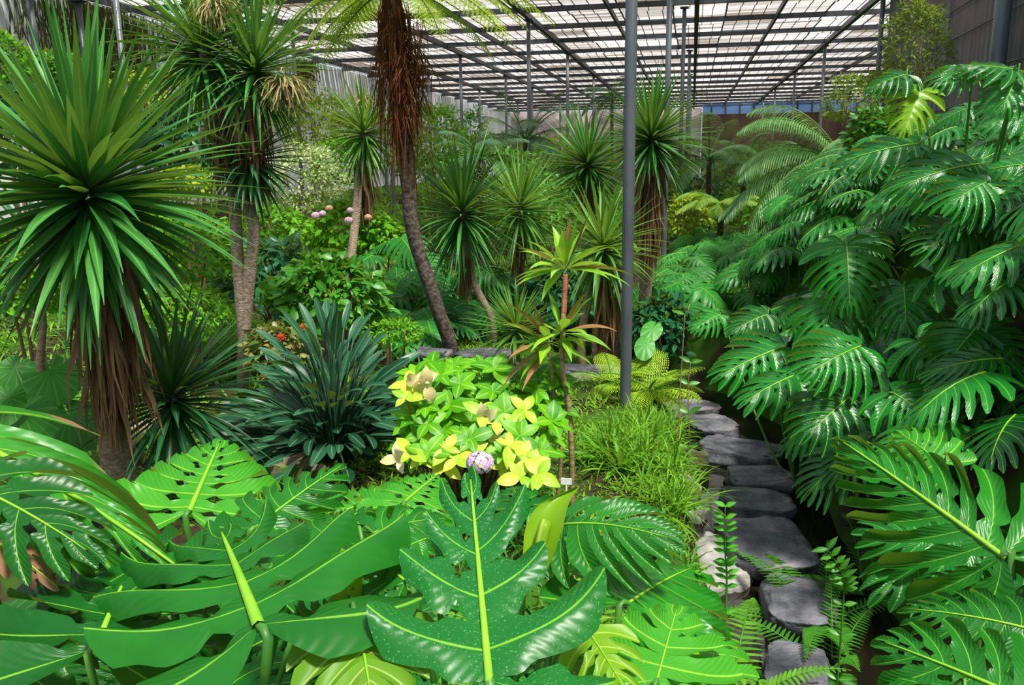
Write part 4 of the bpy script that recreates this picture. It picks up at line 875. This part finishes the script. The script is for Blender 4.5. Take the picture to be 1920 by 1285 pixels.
# ------------------------------------------------------------------ ti plant with two thin canes
def ti_plant():
    t = thing('ti_plant', 'thin-caned ti plant with yellow-green and withered red leaves in front of post', 'plant', gz(P(1072, 905, 5.1)))
    g = ROOTLOC[t.name]; z = lambda a, b, d: P(a, b, d)
    trunk(t, [g - UP * .05, z(1072, 860, 5.05), z(1066, 760, 5.0), z(1054, 690, 4.95), z(1056, 600, 4.95), z(1060, 530, 4.95)], .017, .015, 'cane', 'cane', 18)
    trunk(t, [g + np.array([-.10, .0, -.05]), z(1052, 850, 5.05), z(1040, 760, 5.0), z(1034, 690, 4.95), z(1030, 660, 4.95)], .013, .010, 'cane', 'cane', 14)
    trunk(t, [z(1057, 588, 4.95), z(1060, 530, 4.95), z(1060, 515, 4.95)], .0165, .018, 'cane_red', 'cane_top', 8)
    def head(c, n, L, lo, hi, extra):
        mb = MB(); d = sphere_dirs(n, lo, hi, .35); straps(mb, np.repeat(c[None], n, 0) + d * .02, d, L * R.uniform(.75, 1.1, n), .062 * R.uniform(.8, 1.15, n), .9, 9, .22, prof=lambda t: np.clip(.16 + 3.2 * (t - .12), .16, 1) * np.clip((1 - t) * 2.2, .03, 1)); mb.obj('leaf_tuft', MT['ti'], t)
        if extra:
            m = len(extra); mb = MB(); tgt = np.array([z(*e) for e in extra]); D = tgt - c; straps(mb, np.repeat(c[None], m, 0), D + UP * .25 * np.linalg.norm(D, axis=1, keepdims=True), np.linalg.norm(D, axis=1) * 1.08, .05, .75, 9, .3, prof=lambda t: np.clip(.16 + 2.4 * (t - .1), .14, 1) * np.clip((1 - t) * 2.2, .03, 1), wig=.03)
            o = mb.obj('withered_leaves', MT['ti_brown'], t); o['label'] = 'withered reddish-brown leaves'
    head(z(1060, 505, 4.95), 24, .36, -.1, .95, [(1110, 405, 4.9), (1064, 415, 4.9), (975, 465, 4.85), (1185, 515, 4.8)])
    head(z(1052, 625, 4.93), 12, .30, -.3, .85, [(1065, 675, 4.9), (1100, 560, 4.7), (1150, 615, 4.75)])
    head(z(1032, 645, 4.95), 16, .30, -.4, .9, [(955, 565, 4.85), (940, 605, 4.8), (955, 675, 4.7), (985, 735, 4.8), (940, 730, 4.8), (1000, 560, 4.9)])
ti_plant()

# ------------------------------------------------------------------ grassy clumps and ferns
def clump(label, px, py, d, n, L, w, mat='grass', name='grass_clump', cat='grass', rad=.1, lo=.05, drp=1.4, group=None):
    p = gz(P(px, py, d)) if d else gz(G(px, py)); mb = MB(); d_ = sphere_dirs(n, lo, .99, .5); a = R.uniform(0, 6.28, n); r = rad * np.sqrt(R.uniform(0, 1, n))
    straps(mb, p + np.stack([np.cos(a) * r, np.sin(a) * r, 0 * a], 1), d_, L * R.uniform(.6, 1.1, n), w, drp * R.uniform(.6, 1.3, n), 6)
    o = mb.solo(name, MT[mat], p); return tag(o, label, cat, group)
gr = 'grassy clumps near the nearest post'
clump('arching grassy clump in front of the nearest post base', 1180, 880, 6.0, 340, .42, .014, rad=.25, group=gr)
clump('grassy clump on the bank right below the first stepping stones', 1225, 905, 5.7, 260, .38, .012, rad=.2, group=gr)
clump('grassy tuft between the nearest post and the stepping stones', 1232, 812, 6.6, 260, .36, .012, rad=.2, group=gr)
clump('grassy clump hanging towards the brown stream rock', 1240, 960, 5.2, 260, .36, .011, rad=.2, group=gr)
clump('grassy tuft left of the nearest post base', 1110, 850, 5.9, 200, .30, .012, rad=.2, group=gr)
clump('broad-leaved green lily tuft standing in the grass by the post', 1160, 870, 5.7, 26, .36, .045, 'sh_bright', 'lily', 'plant', .06, .25, .7)
clump('small green lily tuft beside the dark paddle clump', 430, 890, 4.3, 26, .34, .022, 'grass', 'lily', 'plant', .05, .2, 1.1)
clump('fresh green upright leaf tuft below the low dark rosette', 335, 880, 3.9, 14, .30, .04, 'grass', 'lily', 'plant', .05, .45, .5)
clump('fine grassy tuft left of the brown rock, under the paddles', 500, 860, 5.0, 130, .26, .010, 'grass', 'grass_clump', 'grass', .15)
clump('dark grassy tuft beside the brown-skirted trunk base', 275, 850, 4.9, 160, .30, .012, 'fern_dark', 'grass_clump', 'grass', .18)
clump('dark grassy tuft in the lower left corner', 60, 1240, 1.9, 160, .30, .010, 'fern_dark', 'grass_clump', 'grass', .2)
clump('yellowish grassy fountain behind the oval-leaved bush', 610, 470, 11.5, 120, .75, .03, 'sh_yel', 'grass_clump', 'grass', .15, .1, 1.8)
def fern(label, px, py, d, nf, L, mat='fern', wide=.2, name='fern', droop=1.2, lo=.1, hi=.8, aim=None, lift=0.0, n=26, group=None):
    p = gz(P(px, py, d)) if d else gz(G(px, py)); t = thing(name, label, 'fern', p, group); dd = sphere_dirs(nf, lo, hi, .4)
    for k_ in range(nf):
        mb = MB(); dv = dd[k_] if aim is None else nrm(dd[k_] + np.array(aim)); q = p + UP * (.03 + lift); pts = []; ds = []; LL_ = L * R.uniform(.75, 1.1); dr = droop * R.uniform(.7, 1.2)
        for i in range(n + 1): pts.append(q.copy()); ds.append(dv.copy()); q = q + dv * LL_ / n; dv = nrm(dv - UP * dr / n * (.4 + 1.2 * i / n))
        tube(mb, pts, np.linspace(.005, .0015, n + 1), 4, 1); side = nrm(np.cross(dd[k_], UP)); B = []; D = []; S = []
        for i in range(3, n + 1):
            tt = i / n; l = wide * LL_ * min(1, .55 + 1.2 * tt) * (1 - tt ** 2.2) + .004
            for s in (-1, 1): B.append(pts[i]); D.append(side * s + ds[i] * .35 - UP * .1); S.append(l)
        straps(mb, B, D, np.array(S), LL_ / n * .78, .35, 3, .06, prof=lambda t: 1 - .75 * t * t, var=np.clip(R.normal(.5, .2, len(B)), 0, 1)); mb.obj('frond', [MT[mat], MT['ribdark']], t)
    return t
def fern2(label, px, py, d, nf, L, mat, lo=.15, hi=.75, droop=1.1):
    t = thing('fern', label, 'fern', gz(P(px, py, d))); dd = sphere_dirs(nf, lo, hi, .4)
    for k_ in range(nf):
        mb = MB(); frond_bi(mb, ROOTLOC[t.name] + UP * .05, dd[k_], L * R.uniform(.8, 1.1), 18, droop, .55, 8); mb.obj('frond', [MT[mat], MT['ribdark']], t)
    return t
fern2('lacy yellow-green fern at the foot of the nearest post', 1215, 745, 7.4, 11, .55, 'fern_y')
fern2('lacy lime fern left of the nearest post, below the bare trunks', 1150, 735, 7.6, 9, .45, 'fern_y')
fern('sword fern under the foreground leaves, right of the fishbone leaf', 1120, 1140, 2.3, 15, .6, 'fern', .12, lift=.45, lo=.2, hi=.95)
fern('sword fern in the gap left of the rolled yellow leaf', 1000, 1120, 2.3, 11, .5, 'fern', .12, lift=.4, lo=.3, hi=.95)
fern('sword fern arching over the lower stepping stones', 1370, 1180, 2.5, 14, .55, 'fern', .15, lift=.35)
fern('bright sword fern at the bottom beside the last stepping stone', 1390, 1270, 2.1, 13, .42, 'fern', .15, lift=.25)
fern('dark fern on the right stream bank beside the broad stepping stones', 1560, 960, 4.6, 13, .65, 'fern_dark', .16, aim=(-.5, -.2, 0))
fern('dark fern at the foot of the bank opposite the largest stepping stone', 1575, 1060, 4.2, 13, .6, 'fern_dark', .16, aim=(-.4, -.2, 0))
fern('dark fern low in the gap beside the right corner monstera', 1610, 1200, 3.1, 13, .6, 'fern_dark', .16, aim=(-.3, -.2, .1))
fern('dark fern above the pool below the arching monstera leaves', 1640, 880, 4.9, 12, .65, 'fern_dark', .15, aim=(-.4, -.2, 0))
fern('fern in the lower right dark hollow near the bottom edge', 1590, 1270, 2.6, 12, .42, 'fern', .16, lift=.1)
fern('large light green fern behind the twin trunk base', 500, 590, 8.6, 12, .8, 'fern', .22, lift=.2)
fern('bright fern behind the brown skirt of the big tree', 115, 610, 6.6, 14, .8, 'fern', .2, lift=.1)
fern('green fern at the right edge above the right foreground leaf', 1880, 880, 3.2, 10, .55, 'fern_dark', .14, lift=.3)

# ------------------------------------------------------------------ elephant ears
def ear_leaf(root, c, tip, a, L=None):
    B = P(*c); T = P(*tip); F, ln = frame(B, T, UP * a + tocam(B) * (1 - a)); mb = MB(); rows, cols = 12, 15
    th = np.linspace(-math.pi * .97, math.pi * .97, 41); r = 1.0 * (.62 + .38 * np.cos(th)) ** .5 * (1 - .25 * np.exp(-((np.abs(th) - math.pi) / .3) ** 2)) * .78
    rr = np.linspace(0, 1, 8); V = []; U = []
    for i, q in enumerate(rr):
        for j, t_ in enumerate(th):
            x, y = math.sin(t_) * r[j] * q * .82, math.cos(t_) * r[j] * q * 1.25; V.append([x, y, -.12 * (x * x + y * y) + .02 * math.sin(t_ * 9) * q * q]); U.append([(j * 9 / 40) % 1 * .5 + .25, q])
    q = [[i * 41 + j, i * 41 + j + 1, (i + 1) * 41 + j + 1, (i + 1) * 41 + j] for i in range(7) for j in range(40)]
    mb.add(np.array(V) * ln @ F.T + B, q, U, R.uniform(.2, .8)); o = mb.obj('leaf', MT['ear'], root)
    mb = MB(); g = ROOTLOC[root.name]; tube(mb, smooth_path([B - F[:, 2] * .01, (B + g) / 2 + UP * .1, g], 8), .012, 6); mb.sub('leaf_stalk', MT['ribdark'], o, root)
t = thing('elephant_ear', 'elephant-ear plant with big round leaves behind the thin stem at left', 'plant', gz(P(100, 800, 5.0)))
ear_leaf(t, (95, 695, 5.2), (110, 755, 5.0), .3); ear_leaf(t, (30, 690, 5.3), (0, 740, 5.2), .4); ear_leaf(t, (40, 770, 4.6), (70, 830, 4.4), .4); ear_leaf(t, (130, 780, 5.0), (160, 840, 4.8), .4)
ear_leaf(t, (15, 745, 4.5), (0, 800, 4.4), .3)
t = thing('elephant_ear', 'small elephant-ear plant with one folded leaf behind the nearest post', 'plant', gz(P(1225, 690, 8.0)))
ear_leaf(t, (1210, 645, 7.6), (1205, 675, 7.5), .2); ear_leaf(t, (1225, 615, 7.8), (1210, 640, 7.7), .4)

# ------------------------------------------------------------------ stones
def rock(label, px, py, wpx, dpx, hpx, mat, name='stepping_stone', cat='stone', group=None, seed=0, z=None, flat=.6, rotz=None):
    p = G(px, py)
    if cat == 'stone' and name == 'stepping_stone':
        r_ = P(px, py, 1.0) - CAMP; p = CAMP + r_ * ((-0.47 - CAMZ) / r_[2])
    d = depth(p); s = d / FPX; import bmesh
    bm = bmesh.new(); bmesh.ops.create_icosphere(bm, subdivisions=4, radius=1.0)
    V = np.array([v.co[:] for v in bm.verts]); F = [[v.index for v in f.verts] for f in bm.faces]; bm.free()
    o = np.array([mnoise.noise(Vector(v * 1.1 + seed * 3.1)) for v in V]); o2 = np.array([mnoise.noise(Vector(v * 3.5 + seed * 5.7)) for v in V])
    o3 = np.array([mnoise.cell(Vector(v * 1.6 + seed)) for v in V])
    V = np.sign(V) * np.abs(V) ** .55; V = V * (1 + .26 * o + .08 * o2 + .07 * o3)[:, None]; zt = .62 + .12 * o2 + .05 * o3; V[:, 2] = np.where(V[:, 2] > zt, zt + (V[:, 2] - zt) * .25, V[:, 2])
    V[:, 2] = np.where(V[:, 2] > 0, V[:, 2] * flat, V[:, 2] * .5)
    a = R.uniform(-.4, .4) if rotz is None else rotz; ca, sa = math.cos(a), math.sin(a); V = V * [wpx * s * .5, dpx * s * .5 / .45, hpx * s * .6]
    V = np.stack([V[:, 0] * ca - V[:, 1] * sa, V[:, 0] * sa + V[:, 1] * ca, V[:, 2]], 1)
    p = p + UP * (hpx * s * .12)
    me = bpy.data.meshes.new(name); me.from_pydata(V.tolist(), [], F); me.materials.append(MT[mat]); me.polygons.foreach_set('use_smooth', np.full(len(F), True)); me.update()
    ob = bpy.data.objects.new(name, me); COL.objects.link(ob); ob.location = p; return tag(ob, label, cat, group)
gs = 'dark stepping stones along the stream'
rock('farthest flat stepping stone beside the lime fern', 1292, 772, 100, 34, 40, 'stone', group=gs, seed=1)
rock('rounded stepping stone second from the far end of the stream', 1332, 806, 92, 40, 46, 'stone', group=gs, seed=2)
rock('cracked wide stepping stone just before the pool edge', 1392, 855, 150, 48, 56, 'stone', group=gs, seed=3)
rock('slanted flat stepping stone fourth from the far end', 1420, 905, 120, 40, 50, 'stone', group=gs, seed=4)
rock('grey stepping stone right above the largest one', 1415, 952, 145, 48, 52, 'stone', group=gs, seed=5)
rock('largest stepping stone, broad and dark, in the middle of the stream', 1432, 1035, 165, 95, 85, 'stone', group=gs, seed=6)
rock('pale grey rock at the stream edge left of the largest stepping stone', 1345, 1085, 140, 100, 130, 'stone_light', 'rock', 'rock', seed=7)
rock('dark rounded stepping stone below the largest one', 1500, 1150, 135, 80, 90, 'stone', group=gs, seed=8)
rock('lowest stepping stone at the bottom edge of the picture', 1490, 1262, 120, 70, 60, 'stone', group=gs, seed=9)
rock('small white stone at the water edge', 1306, 988, 38, 22, 70, 'stone_white', 'pebble', 'stone', seed=10, flat=1)
rock('mossy upright brown rock at the stream edge beside the grass', 1308, 905, 46, 40, 95, 'stone_brown', 'rock', 'rock', seed=11, flat=1)
rock('brown boulder on the grassy stream edge left of the stepping stones', 1265, 935, 78, 50, 70, 'stone_brown', 'rock', 'rock', seed=12, flat=1)
rock('brown rock under the dark paddle leaves', 548, 905, 52, 40, 90, 'stone_brown', 'rock', 'rock', seed=13, flat=1)
rock('small brown rock right of the one under the paddle leaves', 588, 905, 34, 30, 46, 'stone_brown', 'rock', 'rock', seed=14, flat=1)
rock('brown rock behind the low dark rosette', 290, 825, 80, 40, 55, 'stone_brown', 'rock', 'rock', seed=15, flat=1)
rock('pale rock in the moss behind the thin canes', 1035, 790, 60, 34, 34, 'stone_brown', 'rock', 'rock', seed=16)
ge = 'grey ledge rocks along the stream bend'
for i, (px, py, w, l) in enumerate(((815, 668, 70, 'grey ledge rock left of the tree fern foot'), (905, 675, 110, 'grey ledge rock right of the tree fern foot'), (1015, 700, 100, 'grey ledge rock behind the yellow hydrangea top'), (1110, 705, 110, 'grey ledge rock behind the bare trunk poles'), (1210, 600, 70, 'dark upper rock behind the nearest post'), (1205, 632, 60, 'grey flat rock behind the nearest post'), (1215, 690, 90, 'dark low rock behind the lime fern'))):
    rock(l, px, py, w, 34, 44, 'stone', 'rock', 'rock', ge, 20 + i, rotz=.1)

# ------------------------------------------------------------------ small plants, moss, vines
def sprig(label, pts, nl, ll, mat, stem='ribdark', name='seedling', lw=.42, r=.005, pair=True):
    pts = [P(*q) for q in pts]; g = gz(pts[0]); t = thing(name, label, 'plant', g); pth = smooth_path([g] + pts, 26); mb = MB(); tube(mb, pth, np.linspace(r, r * .4, 26), 5); mb.obj('stem', MT[stem], t)
    B = []; D = []; Nn = []
    T = nrm(np.gradient(pth, axis=0)); k0 = 5
    for i in range(nl):
        f = k0 + (25 - k0) * i / (nl - 1); j = int(f); s = nrm(np.cross(T[j], tocam(pth[j])))
        for sg in ((-1, 1) if pair else ((-1) ** i,)): B.append(pth[j]); D.append(s * sg + T[j] * .45 + R.normal(0, .1, 3)); Nn.append(tocam(pth[j]) + UP * .6)
    for b_, d_, n_ in zip(B, D, Nn):
        mb = MB(); ovates(mb, [b_], [d_], [n_], ll * R.uniform(.8, 1.1), ll * lw, .2, 4); mb.obj('leaflet', MT[mat], t)
sprig('upright seedling with paired toothed leaflets before the pale rock', [(1362, 1115, 2.9), (1360, 1040, 2.85), (1360, 950, 2.8)], 16, .045, 'monstera_pale')
sprig('arching dark seedling with paired leaflets right of the stepping stones', [(1580, 1150, 3.4), (1582, 1085, 3.35), (1552, 1030, 3.3)], 11, .06, 'sh_mid')
sprig('bare sapling stem with a few drooping leaves before the pool', [(1272, 870, 6.3), (1274, 760, 6.3), (1284, 590, 6.3)], 2, .10, 'sh_bright', 'twig', 'sapling', .3, .009, False)
sprig('thin sapling with a small top rosette at the farthest stepping stone', [(1292, 800, 6.6), (1290, 730, 6.6), (1295, 680, 6.6)], 4, .11, 'sh_mid', 'twig', 'sapling', .4, .007)
mb = MB(); p = P(1062, 903, 4.6); F = nrm(tocam(p) * [1, 1, 0]); box(mb, p, .06, .006, .035); box(mb, p - UP * .12, .008, .005, .24)
tag(mb.solo('plant_marker', MT['white'], p, False), 'small blank white plant marker behind the foreground leaves', 'sign')
def groundcover(name, label, n, x0, x1, y0, y1, L, w, mat, keep):
    x = R.uniform(x0, x1, n); y = R.uniform(y0, y1, n); k_ = keep(x, y); x, y = x[k_], y[k_]; z = ground(x, y); m = len(x)
    mb = MB(); d = sphere_dirs(m, .15, .95, 1.0)[R.permutation(m)]; straps(mb, np.stack([x, y, z], 1), d, L * R.uniform(.5, 1.2, m), w, 1.3, 3)
    tag(mb.solo(name, MT[mat], (float(x.mean()), float(y.mean()), float(z.mean()))), label, 'ground cover', kind='stuff')
sd = stream_dist
groundcover('moss', 'bright green mossy ground cover around the hydrangea and the post', 16000, -2.6, .3, 4.2, 9.2, .07, .012, 'moss', lambda x, y: sd(x, y) > .55)
groundcover('undergrowth', 'green undergrowth between the trees on the left side', 16000, -11, -1.8, 4, 16, .16, .022, 'grass', lambda x, y: (sd(x, y) > .7) & ((x < -2.6) | (y > 9.8)))
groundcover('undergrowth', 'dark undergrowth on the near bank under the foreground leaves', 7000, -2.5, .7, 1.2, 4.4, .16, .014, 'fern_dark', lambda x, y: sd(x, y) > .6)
groundcover('undergrowth', 'green undergrowth far back under the roof', 7000, -13, 4.0, 16, 45, .4, .06, 'grass', lambda x, y: x < 4.0)
groundcover('undergrowth', 'green undergrowth beyond the end of the streaked wall', 3000, 5.2, 12, 24, 45, .4, .06, 'grass', lambda x, y: y > 23.5)
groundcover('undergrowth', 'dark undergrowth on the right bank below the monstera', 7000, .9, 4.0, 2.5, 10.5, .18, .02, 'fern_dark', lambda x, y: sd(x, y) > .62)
def vines():
    mb = MB(); n = 3400; y = 15.5 + R.uniform(0, 1, n) ** 1.0 * 15; hang = (0.8 + 2.2 * np.exp(-((y - 18.6) / 2.2) ** 2) + .5 * np.sin(y * 1.7) ** 2) * R.uniform(.35, 1.1, n)
    x = -14.1 + R.uniform(0, .45, n); b = np.stack([x, y, np.full(n, H - .1)], 1)
    k_ = (np.exp(-((y - 18.5) / 1.5) ** 2) + .6 * np.exp(-((y - 30) / 1.0) ** 2)) > R.uniform(0, 1, n); b = b[k_]; hang = hang[k_]; m = len(b)
    straps(mb, b, nrm(R.normal(0, .05, (m, 3)) - UP), hang, R.uniform(.02, .06, m), .3, 10, prof=lambda t: .6 + .4 * math.sin(t * 40), wig=.08)
    tag(mb.solo('hanging_vine', MT['vine'], (-14, 18.5, H - .1)), 'dark curtain of dry vines hanging down the white wall', 'vine', kind='stuff')
vines()
